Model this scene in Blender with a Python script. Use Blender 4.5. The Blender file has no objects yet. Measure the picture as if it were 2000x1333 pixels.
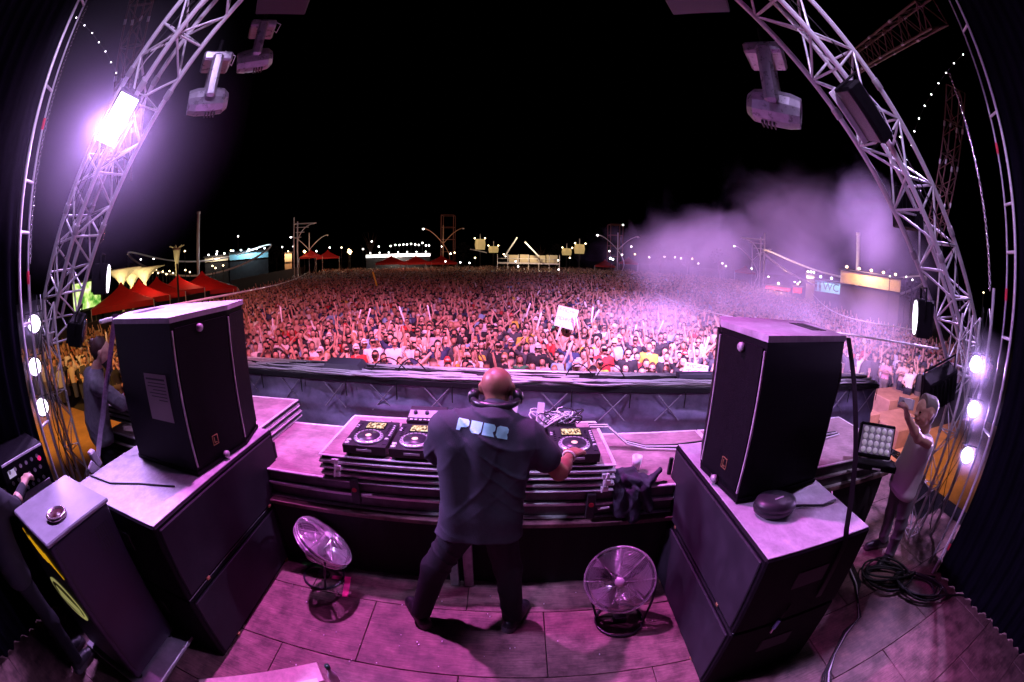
import bpy, bmesh, math, random
import numpy as np
from mathutils import Vector, Matrix, Quaternion
from mathutils.bvhtree import BVHTree

random.seed(7); RNG = np.random.default_rng(7)
SC = bpy.context.scene
COL = SC.collection
V3 = Vector

# ------------------------------------------------------------------ camera
PITCH, ROLL, EYE, LENS = math.radians(11.5), math.radians(0.8), (0.0, 0.0, 2.4), 15.0
_f = V3((0, math.cos(PITCH), -math.sin(PITCH))); _u0 = V3((0, math.sin(PITCH), math.cos(PITCH))); _r0 = V3((1, 0, 0))
_r = _r0 * math.cos(ROLL) + _u0 * math.sin(ROLL); _u = _u0 * math.cos(ROLL) - _r0 * math.sin(ROLL)
cd = bpy.data.cameras.new("camera"); cam = bpy.data.objects.new("camera", cd); COL.objects.link(cam)
M = Matrix((_r, _u, -_f)).transposed().to_4x4(); M.translation = V3(EYE); cam.matrix_world = M
cd.type = 'PANO'; cd.sensor_width = 36.0; cd.clip_start = 0.05; cd.clip_end = 2000
cd.panorama_type = 'FISHEYE_EQUISOLID'; cd.fisheye_lens = LENS; cd.fisheye_fov = math.radians(185)
SC.camera = cam

# ------------------------------------------------------------------ night sky
wd = bpy.data.worlds.new("World"); SC.world = wd; wd.use_nodes = True
nt = wd.node_tree; bgn = nt.nodes["Background"]
sky = nt.nodes.new("ShaderNodeTexSky"); sky.sky_type = 'NISHITA'; sky.sun_disc = False
sky.sun_elevation = math.radians(-7); sky.sun_rotation = math.radians(200)
nt.links.new(sky.outputs[0], bgn.inputs[0]); bgn.inputs[1].default_value = 0.08

# ------------------------------------------------------------------ exposure and sampling
SC.view_settings.view_transform = 'Standard'; SC.view_settings.look = 'None'; SC.view_settings.exposure = 0.3; SC.view_settings.gamma = 1.0
SC.render.engine = 'CYCLES'
cy = SC.cycles; cy.use_denoising = True; cy.max_bounces = 5; cy.diffuse_bounces = 2; cy.glossy_bounces = 2; cy.transmission_bounces = 3
cy.volume_bounces = 0; cy.transparent_max_bounces = 6; cy.volume_step_rate = 1.0; cy.volume_max_steps = 64; cy.sample_clamp_indirect = 4
cy.use_light_tree = True; cy.caustics_reflective = False; cy.caustics_refractive = False

def lamp(name, kind, loc, target, power, color, size=0.1, angle=60, blend=0.4, size_y=None, parent=None):
    d = bpy.data.lights.new(name, kind); d.energy = power; d.color = color
    if kind == 'SPOT':
        d.spot_size = math.radians(angle); d.spot_blend = blend; d.shadow_soft_size = size
    elif kind == 'AREA':
        d.size = size
        if size_y: d.shape = 'RECTANGLE'; d.size_y = size_y
        d.spread = math.radians(angle)
    else:
        d.shadow_soft_size = size
    o = bpy.data.objects.new(name, d); COL.objects.link(o); o.location = loc
    o.rotation_euler = (V3(target) - V3(loc)).to_track_quat('-Z', 'Y').to_euler()
    if parent: setp(o, parent)
    return o

# the rig over the stage: inferred wash lamps out of frame, and unseen fill lamps added
LAV, MAG, PINK, ORG = (0.66, 0.40, 1.0), (0.96, 0.19, 0.98), (1.0, 0.42, 0.72), (1.0, 0.45, 0.10)
lamp("crowd_wash", 'SPOT', (-2.6, 3.5, 6.4), (-6.5, 11.5, -0.5), 4300, (1.0, 0.24, 0.48), 0.2, 72, 0.8)
lamp("crowd_wash", 'SPOT', (0.2, 3.5, 6.8), (0, 10.5, -0.5), 5000, (1.0, 0.32, 0.90), 0.2, 72, 0.8)
lamp("crowd_wash", 'SPOT', (2.6, 3.5, 6.4), (8, 13, 0.2), 19000, (0.72, 0.36, 1.0), 0.2, 85, 0.8)
lamp("far_fill", 'SPOT', (0, 3.5, 7.0), (0, 45, 4.0), 2800, (1.0, 0.28, 0.55), 0.2, 110, 0.4)  # unseen lamp added to brighten the distant masts
lamp("stage_wash", 'SPOT', (-1.7, 3.9, 6.8), (-0.4, 2.0, 0.3), 2500, MAG, 0.10, 58, 0.6)
lamp("stage_wash", 'SPOT', (1.3, 2.55, 7.2), (0.1, 2.1, 0.4), 420, MAG, 0.10, 52, 0.6)
lamp("stage_wash", 'SPOT', (-5.4, 3.4, 5.2), (-2.9, 2.3, 1.2), 650, LAV, 0.12, 72, 0.6)
lamp("stage_wash", 'SPOT', (5.6, 3.1, 5.2), (2.9, 1.6, 0.2), 1500, LAV, 0.12, 78, 0.6)
lamp("deck_fill", 'SPOT', (-0.4, 2.3, 7.0), (-0.3, 4.3, 0.9), 1000, (0.60, 0.42, 1.0), 0.2, 40, 0.5)  # unseen lamp added to lighten the decks and barrier scrim
lamp("performer_fill", 'SPOT', (-0.5, 0.3, 6.2), (-0.13, 2.05, 1.45), 400, (0.60, 0.52, 1.0), 0.1, 10, 0.6)  # unseen narrow lamp added to lift the performer's back
lamp("technician_fill", 'SPOT', (-2.6, 0.6, 6.2), (-4.1, 2.3, 1.45), 420, (0.70, 0.50, 1.0), 0.1, 15, 0.6)  # unseen lamp added because the technician was too dark
lamp("guest_fill", 'SPOT', (2.6, 0.2, 6.2), (3.25, 1.85, 1.15), 420, (0.80, 0.56, 1.0), 0.1, 15, 0.6)  # unseen lamp added to brighten the man with the phone
lamp("truss_fill", 'SPOT', (-1.0, 0.7, 5.6), (-3.8, 2.5, 3.9), 420, (0.72, 0.52, 1.0), 0.1, 46, 0.5)  # unseen lamp added to brighten the truss with the strobe
lamp("truss_fill", 'SPOT', (1.0, 0.7, 5.6), (3.5, 2.5, 3.5), 420, (0.72, 0.52, 1.0), 0.1, 46, 0.5)  # same added fill for the opposite raked truss

# ------------------------------------------------------------------ helpers
WM = {}
def wm(o): return WM.get(o.name, Matrix.Identity(4))
def setp(o, parent):
    o.parent = parent; o.matrix_parent_inverse = wm(parent).inverted()
def tag(o, label=None, cat=None, group=None, kind=None):
    if label: o["label"] = label
    if cat: o["category"] = cat
    if group: o["group"] = group
    if kind: o["kind"] = kind
    return o
def thing(name, label, cat, loc=(0, 0, 0), group=None):
    o = bpy.data.objects.new(name, None); COL.objects.link(o); o.location = loc; o.empty_display_size = 0.1
    WM[o.name] = Matrix.Translation(V3(loc)); return tag(o, label, cat, group)

MATS = {}
def mat(name, color=(.5, .5, .5), rough=.55, metal=0.0, var=0.0, scale=8.0, bump=0.0, bscale=60.0, emit=None, estr=0.0, color2=None, spec=.4, trans=0.0, alpha=1.0, attr=None, detail=5.0):
    if name in MATS: return MATS[name]
    m = bpy.data.materials.new(name); m.use_nodes = True; t = m.node_tree; b = t.nodes["Principled BSDF"]
    b.inputs["Base Color"].default_value = (*color, 1); b.inputs["Roughness"].default_value = rough; b.inputs["Metallic"].default_value = metal
    b.inputs["Specular IOR Level"].default_value = spec; b.inputs["Transmission Weight"].default_value = trans; b.inputs["Alpha"].default_value = alpha
    if attr:
        a = t.nodes.new("ShaderNodeAttribute"); a.attribute_name = attr; t.links.new(a.outputs["Color"], b.inputs["Base Color"])
    if var > 0 or color2:
        tc = t.nodes.new("ShaderNodeTexCoord"); n = t.nodes.new("ShaderNodeTexNoise"); n.inputs["Scale"].default_value = scale; n.inputs["Detail"].default_value = detail
        n.inputs["Roughness"].default_value = .65
        t.links.new(tc.outputs["Object"], n.inputs["Vector"])
        r = t.nodes.new("ShaderNodeValToRGB"); r.color_ramp.elements[0].position = .35; r.color_ramp.elements[1].position = .68
        c2 = color2 or tuple(min(1, c * (1 + var)) for c in color); c1 = tuple(c * (1 - var) for c in color) if not color2 else color
        r.color_ramp.elements[0].color = (*c1, 1); r.color_ramp.elements[1].color = (*c2, 1)
        t.links.new(n.outputs["Fac"], r.inputs[0]); t.links.new(r.outputs[0], b.inputs["Base Color"])
        mr = t.nodes.new("ShaderNodeMapRange"); mr.inputs[3].default_value = max(0, rough - .14); mr.inputs[4].default_value = min(1, rough + .14)
        t.links.new(n.outputs["Fac"], mr.inputs[0]); t.links.new(mr.outputs[0], b.inputs["Roughness"])
    if bump > 0:
        tc = t.nodes.new("ShaderNodeTexCoord"); n = t.nodes.new("ShaderNodeTexNoise"); n.inputs["Scale"].default_value = bscale; n.inputs["Detail"].default_value = 4
        t.links.new(tc.outputs["Object"], n.inputs["Vector"])
        bp = t.nodes.new("ShaderNodeBump"); bp.inputs["Strength"].default_value = bump; bp.inputs["Distance"].default_value = .01
        t.links.new(n.outputs["Fac"], bp.inputs["Height"]); t.links.new(bp.outputs[0], b.inputs["Normal"])
    if emit:
        b.inputs["Emission Color"].default_value = (*emit, 1); b.inputs["Emission Strength"].default_value = estr
    MATS[name] = m; return m

class MB:
    def __init__(s): s.v = []; s.f = []; s.m = []; s.sm = []
    def add(s, v, f, mi=0, smooth=False):
        o = len(s.v); s.v += [tuple(p) for p in v]
        for q in f: s.f.append(tuple(i + o for i in q)); s.m.append(mi); s.sm.append(smooth)
        return s
    def box(s, lo, hi, ch=0.0, R=None, c=None, mi=0):
        # axis box lo..hi with chamfer ch, optional rotation matrix R about c
        lo, hi = V3(lo), V3(hi); ctr = (lo + hi) / 2; h = (hi - lo) / 2; pts = []
        if ch <= 0:
            for x in (-1, 1):
                for y in (-1, 1):
                    for z in (-1, 1): pts.append(V3((x * h.x, y * h.y, z * h.z)))
            fs = [(0, 1, 3, 2), (4, 6, 7, 5), (0, 4, 5, 1), (2, 3, 7, 6), (0, 2, 6, 4), (1, 5, 7, 3)]
        else:
            ch = min(ch, min(h) * .9); bm = bmesh.new(); bmesh.ops.create_cube(bm, size=2)
            for v in bm.verts: v.co = V3((v.co.x * h.x, v.co.y * h.y, v.co.z * h.z))
            bmesh.ops.bevel(bm, geom=bm.edges[:], offset=ch, segments=1, affect='EDGES', profile=.5)
            bm.verts.index_update(); pts = [v.co.copy() for v in bm.verts]; fs = [[v.index for v in f.verts] for f in bm.faces]; bm.free()
        if R is not None:
            pts = [R @ p for p in pts]
        return s.add([p + (V3(c) if c is not None else ctr) for p in pts], fs, mi)
    def obox(s, c, size, R, ch=0.0, mi=0):
        h = V3(size) / 2; return s.box(-h, h, ch, R, c, mi)
    def tube(s, path, r, n=8, mi=0, cap=True, closed=False):
        path = [V3(p) for p in path]; k = len(path); rs = r if isinstance(r, (list, tuple)) else [r] * k
        ring = []; up = V3((0, 0, 1)); prev = None; v = []; f = []
        for i, p in enumerate(path):
            a = path[(i - 1) % k] if (i > 0 or closed) else p; b = path[(i + 1) % k] if (i < k - 1 or closed) else p
            d = (b - a).normalized()
            if prev is None: e = d.cross(up if abs(d.z) < .95 else V3((1, 0, 0))).normalized()
            else:
                e = (prev - d * prev.dot(d)); e = e.normalized() if e.length > 1e-6 else d.orthogonal().normalized()
            prev = e; g = d.cross(e)
            for j in range(n):
                t = 2 * math.pi * j / n; v.append(p + (e * math.cos(t) + g * math.sin(t)) * rs[i])
        for i in range(k if closed else k - 1):
            for j in range(n):
                a = i * n + j; b = i * n + (j + 1) % n; c = ((i + 1) % k) * n + (j + 1) % n; d2 = ((i + 1) % k) * n + j
                f.append((a, b, c, d2))
        if cap and not closed: f.append(tuple(range(n))[::-1]); f.append(tuple((k - 1) * n + j for j in range(n)))
        return s.add(v, f, mi, True)
    def prism(s, poly, z0, z1, M4=None, mi=0):
        n = len(poly); v = [V3((x, y, z0)) for x, y in poly] + [V3((x, y, z1)) for x, y in poly]
        if M4 is not None: v = [M4 @ p for p in v]
        f = [tuple(range(n))[::-1], tuple(range(n, 2 * n))] + [(i, (i + 1) % n, n + (i + 1) % n, n + i) for i in range(n)]
        return s.add(v, f, mi)
    def lathe(s, prof, M4, n=20, mi=0, smooth=True):
        v = []; f = []; k = len(prof)
        for r, z in prof:
            for j in range(n):
                t = 2 * math.pi * j / n; v.append(M4 @ V3((r * math.cos(t), r * math.sin(t), z)))
        for i in range(k - 1):
            for j in range(n): f.append((i * n + j, i * n + (j + 1) % n, (i + 1) * n + (j + 1) % n, (i + 1) * n + j))
        f.append(tuple(range(n))[::-1]); f.append(tuple((k - 1) * n + j for j in range(n)))
        return s.add(v, f, mi, smooth)
    def build(s, name, mats, parent=None, smooth=None):
        me = bpy.data.meshes.new(name); me.from_pydata(s.v, [], s.f)
        if not isinstance(mats, (list, tuple)): mats = [mats]
        for m in mats: me.materials.append(m)
        me.polygons.foreach_set("material_index", s.m)
        me.polygons.foreach_set("use_smooth", s.sm if smooth is None else [smooth] * len(s.f)); me.update()
        o = bpy.data.objects.new(name, me); COL.objects.link(o)
        if parent: setp(o, parent)
        return o

def frame_to(loc, z, up=(0, 0, 1)):
    # matrix with local +Z along z, local Y as near up as can be
    z = V3(z).normalized(); u = V3(up); x = u.cross(z)
    if x.length < 1e-5: x = V3((1, 0, 0)).cross(z)
    x.normalize(); y = z.cross(x)
    m = Matrix((x, y, z)).transposed().to_4x4(); m.translation = V3(loc); return m

_ROD = {}
def rod(name, p0, p1, r, m, parent=None, n=8):
    key = (m.name, n)
    if key not in _ROD:
        b = MB(); b.tube([(0, 0, 0), (0, 0, 1)], 1.0, n); me = bpy.data.meshes.new("rod"); me.from_pydata(b.v, [], b.f); me.materials.append(m)
        me.polygons.foreach_set("use_smooth", [len(p.vertices) == 4 for p in me.polygons]); me.update(); _ROD[key] = me
    o = bpy.data.objects.new(name, _ROD[key]); COL.objects.link(o); p0, p1 = V3(p0), V3(p1); d = p1 - p0
    o.rotation_mode = 'QUATERNION'; o.rotation_quaternion = d.to_track_quat('Z', 'Y'); o.location = p0; o.scale = (r, r, d.length)
    if parent: setp(o, parent)
    return o
_UB = {}
def ubox(name, c, size, m, parent=None, R=None, ch=.06):
    # shared unit box, scaled
    if m.name not in _UB:
        b = MB(); b.box((-.5, -.5, -.5), (.5, .5, .5), ch); me = bpy.data.meshes.new("block"); me.from_pydata(b.v, [], b.f); me.materials.append(m); me.update(); _UB[m.name] = me
    o = bpy.data.objects.new(name, _UB[m.name]); COL.objects.link(o); o.location = c; o.scale = size
    if R is not None: o.rotation_mode = 'QUATERNION'; o.rotation_quaternion = R.to_quaternion()
    if parent: setp(o, parent)
    return o
def text(name, s, size, M4, m, parent, ext=.01):
    c = bpy.data.curves.new(name, 'FONT'); c.body = s; c.size = size; c.extrude = ext; c.align_x = 'CENTER'; c.align_y = 'CENTER'; c.materials.append(m)
    tmp = bpy.data.objects.new(name, c); me = bpy.data.meshes.new_from_object(tmp); bpy.data.objects.remove(tmp)
    o = bpy.data.objects.new(name, me); COL.objects.link(o); o.matrix_world = M4
    if parent:
        o.parent = parent; o.matrix_parent_inverse = wm(parent).inverted(); o.matrix_basis = M4
    return o
def at(px, py, D):
    # a far point D metres out (measured on the ground) in the direction of a photograph pixel
    dx, dy = px - 1000, py - 666.5; c, s = math.cos(ROLL), math.sin(ROLL); dx, dy = c * dx + s * dy, s * dx - c * dy
    F = LENS / 36 * 2000; r = math.hypot(dx, dy) or 1e-6; th = 2 * math.asin(r / 2 / F); k = math.sin(th) / r; W = math.cos(th)
    d = V3((dx * k, W * math.cos(PITCH) + dy * k * math.sin(PITCH), -W * math.sin(PITCH) + dy * k * math.cos(PITCH)))
    return V3(EYE) + d * (D / math.hypot(d.x, d.y))
def proj(p):
    X, Y, Z = p[0], p[1], p[2] - EYE[2]; W = Y * math.cos(PITCH) - Z * math.sin(PITCH); U = Y * math.sin(PITCH) + Z * math.cos(PITCH)
    n = math.sqrt(X * X + W * W + U * U); th = math.acos(W / n); rr = math.hypot(X, U) or 1e-9; r = 2 * LENS / 36 * 2000 * math.sin(th / 2)
    dx, dy = X / rr * r, -U / rr * r; c, s = math.cos(ROLL), math.sin(ROLL); return 1000 + c * dx - s * dy, 666.5 + s * dx + c * dy

# --- bodies: a blended distance field of tapered limbs, skinned into one continuous surface
def seg_d(P, a, b, r0, r1):
    a = np.array(a, np.float32); b = np.array(b, np.float32); ba = b - a; L = float(ba @ ba) + 1e-12
    w = [P[i] - a[i] for i in range(3)]; t = np.clip((w[0] * ba[0] + w[1] * ba[1] + w[2] * ba[2]) / L, 0, 1)
    return np.sqrt((w[0] - t * ba[0]) ** 2 + (w[1] - t * ba[1]) ** 2 + (w[2] - t * ba[2]) ** 2) - (r0 + (r1 - r0) * t)
def sdf_mesh(prims, res, k=.03, planes=(), warp=None):
    pts = np.array([p for q in prims for p in (q[0], q[1])], np.float32); rr = np.array([r for q in prims for r in (q[2], q[3])])
    lo = (pts - rr[:, None]).min(0) - 3 * res - k * .3; hi = (pts + rr[:, None]).max(0) + 3 * res + k * .3
    n = np.ceil((hi - lo) / res).astype(int) + 1; ax = [np.float32(lo[i]) + np.arange(n[i], dtype=np.float32) * np.float32(res) for i in range(3)]
    D = np.full(n, 10.0, np.float32)
    for a, b, r0, r1, tg in prims:
        mg = k + 3 * res; l2 = np.minimum(a, b) - max(r0, r1) - mg; h2 = np.maximum(a, b) + max(r0, r1) + mg
        i0 = np.maximum(((l2 - lo) / res).astype(int), 0); i1 = np.minimum(((h2 - lo) / res).astype(int) + 2, n); sl = tuple(slice(i0[i], i1[i]) for i in range(3))
        P = (ax[0][sl[0]][:, None, None], ax[1][sl[1]][None, :, None], ax[2][sl[2]][None, None, :])
        d = seg_d(P, a, b, r0, r1); S = D[sl]; h = np.clip(.5 + .5 * (S - d) / k, 0, 1); D[sl] = S * (1 - h) + d * h - k * h * (1 - h)
    if warp is not None or planes:
        P = (ax[0][:, None, None], ax[1][None, :, None], ax[2][None, None, :])
        if warp is not None: D = D + warp(*P)
        for nn, dd in planes: D = np.maximum(D, P[0] * nn[0] + P[1] * nn[1] + P[2] * nn[2] - dd)
    S = D < 0; cnt = sum(S[i:n[0] - 1 + i, j:n[1] - 1 + j, l:n[2] - 1 + l].astype(np.int8) for i in (0, 1) for j in (0, 1) for l in (0, 1))
    I = np.nonzero((cnt > 0) & (cnt < 8)); N = len(I[0]); pos = np.zeros((N, 3), np.float32); c = np.zeros(N, np.float32)
    cr = [(i, j, l) for i in (0, 1) for j in (0, 1) for l in (0, 1)]
    for a in cr:
        for ax_ in range(3):
            if a[ax_] == 0:
                b = list(a); b[ax_] = 1
                va = D[I[0] + a[0], I[1] + a[1], I[2] + a[2]]; vb = D[I[0] + b[0], I[1] + b[1], I[2] + b[2]]; m = (va < 0) != (vb < 0)
                t = np.where(m, va / np.where(m, va - vb, 1), 0); q = np.array(a, np.float32)[None].repeat(N, 0); q[:, ax_] += t; pos += q * m[:, None]; c += m
    pos = pos / c[:, None] + np.stack(I, 1); pos = pos * res + lo
    idx = np.full(np.array(n) - 1, -1, np.int64); idx[I] = np.arange(N); F = []
    for ax_ in range(3):
        o1, o2 = [(1, 2), (2, 0), (0, 1)][ax_]; e = [0, 0, 0]; e[ax_] = 1
        s0 = S[:n[0] - e[0], :n[1] - e[1], :n[2] - e[2]]; s1 = S[e[0]:, e[1]:, e[2]:]; K = np.array(np.nonzero(s0 != s1)); ok = (K[o1] > 0) & (K[o2] > 0)
        for q in (o1, o2): ok &= K[q] < n[q] - 1
        K = K[:, ok]; ins = s0[tuple(K)]
        def cell(a, b):
            L = K.copy(); L[o1] -= a; L[o2] -= b; return idx[tuple(L)]
        Q = np.stack([cell(1, 1), cell(0, 1), cell(0, 0), cell(1, 0)], 1); Q[~ins] = Q[~ins][:, ::-1]; F.append(Q)
    F = np.concatenate(F); F = F[(F >= 0).all(1)]
    P = (pos[:, 0], pos[:, 1], pos[:, 2]); best = np.full(N, 9e9, np.float32); tg = np.zeros(N, int)
    for a, b, r0, r1, t in prims:
        d = seg_d(P, a, b, r0, r1); m = d < best; best[m] = d[m]; tg[m] = t
    return pos, F, tg
def np_obj(name, pos, F, mats, parent=None, fm=None, smooth=True):
    me = bpy.data.meshes.new(name); k = F.shape[1]; me.vertices.add(len(pos)); me.vertices.foreach_set("co", np.asarray(pos, np.float32).ravel())
    me.loops.add(F.size); me.loops.foreach_set("vertex_index", F.ravel().astype(np.int32)); me.polygons.add(len(F)); me.polygons.foreach_set("loop_start", np.arange(0, F.size, k, dtype=np.int32))
    for m in (mats if isinstance(mats, (list, tuple)) else [mats]): me.materials.append(m)
    if fm is not None: me.polygons.foreach_set("material_index", np.asarray(fm, np.int32))
    me.polygons.foreach_set("use_smooth", np.full(len(F), smooth)); me.update(calc_edges=True)
    o = bpy.data.objects.new(name, me); COL.objects.link(o)
    if parent: setp(o, parent)
    return o
def sdf_obj(name, prims, res, mats, parent=None, k=.03, planes=(), warp=None):
    pos, F, tg = sdf_mesh(prims, res, k, planes, warp)
    return np_obj(name, pos, F, mats, parent, tg[F[:, 0]] if isinstance(mats, (list, tuple)) else None)
def lerp(a, b, t): return tuple(x + (y - x) * t for x, y in zip(a, b))
def pv(*a): return tuple(float(x) for x in sum((V3(v) for v in a), V3((0, 0, 0))))
_ON = "first second third fourth fifth sixth seventh eighth ninth tenth eleventh twelfth thirteenth fourteenth fifteenth sixteenth seventeenth eighteenth nineteenth".split()
_TN = "twenty thirty forty fifty sixty seventy eighty ninety".split()
def ordinal(n):
    if n < 20: return _ON[n - 1]
    t, u = divmod(n, 10); return _TN[t - 2] + "-" + _ON[u - 1] if u else _TN[t - 2][:-1] + "ieth"
NUM = [ordinal(i) for i in range(1, 100)]
# ------------------------------------------------------------------ materials
ply = mat("floor_ply", (.23, .13, .125), .6, var=.6, scale=5, bump=.15, bscale=40, detail=8)
ply_deck = mat("deck_ply", (.36, .25, .26), .55, var=.35, scale=6, bump=.1, bscale=50, detail=8)
alu = mat("aluminium", (.78, .77, .79), .35, .25, var=.15, scale=20)
alud = mat("dull_aluminium", (.42, .41, .43), .45, .3, var=.25, scale=14)
webm = mat("deck_web", (.10, .09, .10), .5, .5, var=.3, scale=10)
truss_m = mat("truss_tube", (.70, .69, .72), .36, .25, var=.2, scale=12)
black = mat("black_paint", (.0045, .004, .0055), .62, var=.35, scale=30, bump=.2, bscale=180, spec=.09)
blackg = mat("black_gloss", (.012, .012, .014), .25)
rubber = mat("black_rubber", (.014, .014, .015), .6)
grille = mat("speaker_grille", (.022, .021, .026), .62, var=.25, scale=5, bump=.25, bscale=400, spec=.15)
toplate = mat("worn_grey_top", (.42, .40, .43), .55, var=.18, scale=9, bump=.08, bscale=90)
skirt = mat("black_skirt", (.012, .011, .013), .85, bump=.2, bscale=30)
scrim = mat("stage_scrim", (.27, .24, .38), .42, var=.35, scale=3, bump=.15, bscale=12)
white_m = mat("white_plastic", (.75, .74, .76), .4)
whitec = mat("white_cable", (.70, .68, .70), .45)
red_m = mat("red_tape", (.6, .03, .06), .5)
gold = mat("brass", (.65, .42, .18), .35, .8)
paper = mat("paper", (.20, .17, .16), .8)
ink = mat("ink", (.03, .03, .03), .8)
curt = mat("curtain", (.005, .0045, .009), .95, var=.3, scale=4, spec=.05)

def scuffs(m, amount, sc=(2.2, 26, 1)):
    # worn streaks and scratches in the paint, laid along the boards
    t = m.node_tree; b = t.nodes["Principled BSDF"]; src = b.inputs["Base Color"].links[0].from_socket; tc = t.nodes.new("ShaderNodeTexCoord"); mp = t.nodes.new("ShaderNodeMapping"); mp.inputs["Scale"].default_value = sc; mp.inputs["Rotation"].default_value = (0, 0, .35)
    n = t.nodes.new("ShaderNodeTexNoise"); n.inputs["Scale"].default_value = 3; n.inputs["Detail"].default_value = 9; n.inputs["Roughness"].default_value = .75; n.inputs["Distortion"].default_value = .6; t.links.new(tc.outputs["Object"], mp.inputs[0]); t.links.new(mp.outputs[0], n.inputs[0])
    r = t.nodes.new("ShaderNodeValToRGB"); e = r.color_ramp.elements; e[0].position = .36; e[0].color = (1 - amount,) * 3 + (1,); e[1].position = .62; e[1].color = (1.0,) * 3 + (1,); q = e.new(.72); q.color = (1 + amount * 1.4,) * 3 + (1,)
    x = t.nodes.new("ShaderNodeMix"); x.data_type = 'RGBA'; x.blend_type = 'MULTIPLY'; x.inputs[0].default_value = 1; t.links.new(src, x.inputs[6]); t.links.new(n.outputs[0], r.inputs[0]); t.links.new(r.outputs[0], x.inputs[7]); t.links.new(x.outputs[2], b.inputs["Base Color"])
scuffs(ply, .5); scuffs(ply_deck, .28, (3, 14, 1)); scuffs(toplate, .22, (9, 5, 1))
# ------------------------------------------------------------------ ground and stage floor
g = MB(); g.box((-400, -120, -1.75), (400, 500, -1.55)); go = g.build("ground", mat("ground_asphalt", (.05, .045, .042), .85, var=.4, scale=.6)); tag(go, "dark asphalt festival ground under the crowd", "ground", kind="structure")
sb = MB(); sb.box((-5.6, -2.2, -1.5), (5.6, 5.15, -.035)); stage = sb.build("stage_floor", black); tag(stage, "dark plywood stage floor with panel joints", "stage floor", kind="structure")
pl_mesh = None
for r_i in range(11):
    y0 = -1.6 + r_i * .62
    for c_i in range(-5, 5):
        x0 = c_i * 1.22 + (r_i % 2) * .55 - .3
        if x0 < -5.5 or x0 > 4.4: continue
        if pl_mesh is None:
            b = MB(); b.box((.003, .003, -.03), (1.217, .617, 0), .003); o = b.build("panel", ply, stage); pl_mesh = o.data
        else:
            o = bpy.data.objects.new("panel", pl_mesh); COL.objects.link(o); setp(o, stage)
        o.location = (x0, y0, random.uniform(-.0015, .0015))

# ------------------------------------------------------------------ stage decks
def deck(x0, x1, y0, y1, z0, h, label, top=True):
    t = thing("stage_deck", label, "stage deck", ((x0 + x1) / 2, (y0 + y1) / 2, z0), "stacked stage decks")
    lip = min(.014, h * .2); b = MB(); w = .018
    for (a0, a1, b0, b1) in ((x0, x1, y0, y0), (x0, x1, y1, y1), (x0, x0, y0, y1), (x1, x1, y0, y1)):
        horiz = b0 == b1
        for zz, ov in ((z0 + .001, .013), (z0 + h - lip, .004)):   # lower flange drawn wider so its ledge catches the overhead light
            if horiz: b.box((a0, b0 - ov, zz), (a1, b0 + .02, zz + lip), .003) if b0 == y0 else b.box((a0, b0 - .02, zz), (a1, b0 + .004, zz + lip), .003)
            else: b.box((a0 - .004 if a0 == x0 else a0 - .02, y0 + .021, zz), (a0 + .02 if a0 == x0 else a0 + .004, y1 - .021, zz + lip), .003)
    b.build("frame_lip", alu, t)
    b = MB(); b.box((x0 + w, y0 + w, z0 + lip * .5), (x1 - w, y1 - w, z0 + h - lip * 1.2)); b.build("frame_web", webm, t)
    if top:
        b = MB(); b.box((x0 + .021, y0 + .021, z0 + h - lip), (x1 - .021, y1 - .021, z0 + h - .003), .002); b.build("top_panel", ply_deck, t)
    return t
side = ["far left", "left of the table", "behind the fans", "right of the table"]
for lv, z0 in ((0, .64), (1, .76)):
    for i, (xa, xb) in enumerate(((-4.25, -2.26), (-2.25, -.26), (-.25, 1.74), (1.75, 3.74))):
        ya = 2.47 - .05 * (i == 3)
        deck(xa, xb, ya, 3.42, z0, .119, ("upper" if lv else "lower") + " long riser deck with aluminium edge, " + ["under the sound desk", "beside the fridge-side speaker stack", "under the coat and cup", "carrying the LED floodlight"][i], lv == 1)
for k in range(4):
    deck(-1.34, .70, 2.44 + .006 * (k % 2), 3.22, .882 + k * .05, .049, ["bottom", "second lowest", "second highest", "topmost"][k] + " deck of the stack that carries the turntable players", k == 3)
for k in range(3):
    deck(-4.6, -2.08 - .01 * k, 2.72, 3.58, .882 + k * .058, .056, ["bottom", "middle", "top"][k] + " deck of the short stack under the sound desk", k == 2)
b = MB(); b.box((-4.3, 2.40, .60), (3.78, 3.44, .636), .004); tag(b.build("riser_board", ply), "worn plywood board along the riser, under the lowest decks", "board")
b = MB(); nx = 120
pts = [(-4.3 + 8.05 * i / nx, 2.455 + .008 * math.sin(i * 1.7) + .006 * math.sin(i * .63)) for i in range(nx + 1)]
v = [(x, y, .005) for x, y in pts] + [(x, y, .598) for x, y in pts]
b.add(v, [(i, i + 1, nx + 2 + i, nx + 1 + i) for i in range(nx)], 0, True); tag(b.build("riser_skirt", skirt), "black cloth skirt hanging under the riser behind the performer", "skirt")
for i, (xa, xb) in enumerate(((-.44, -.375), (-.335, -.265))):
    b = MB(); b.box((xa, 2.385, 0.001), (xb, 2.44, .60), .006); tag(b.build("support_post", alud), ["left", "right"][i] + " one of the pair of square aluminium legs behind the performer's shoes", "support post", "aluminium support posts")
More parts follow.
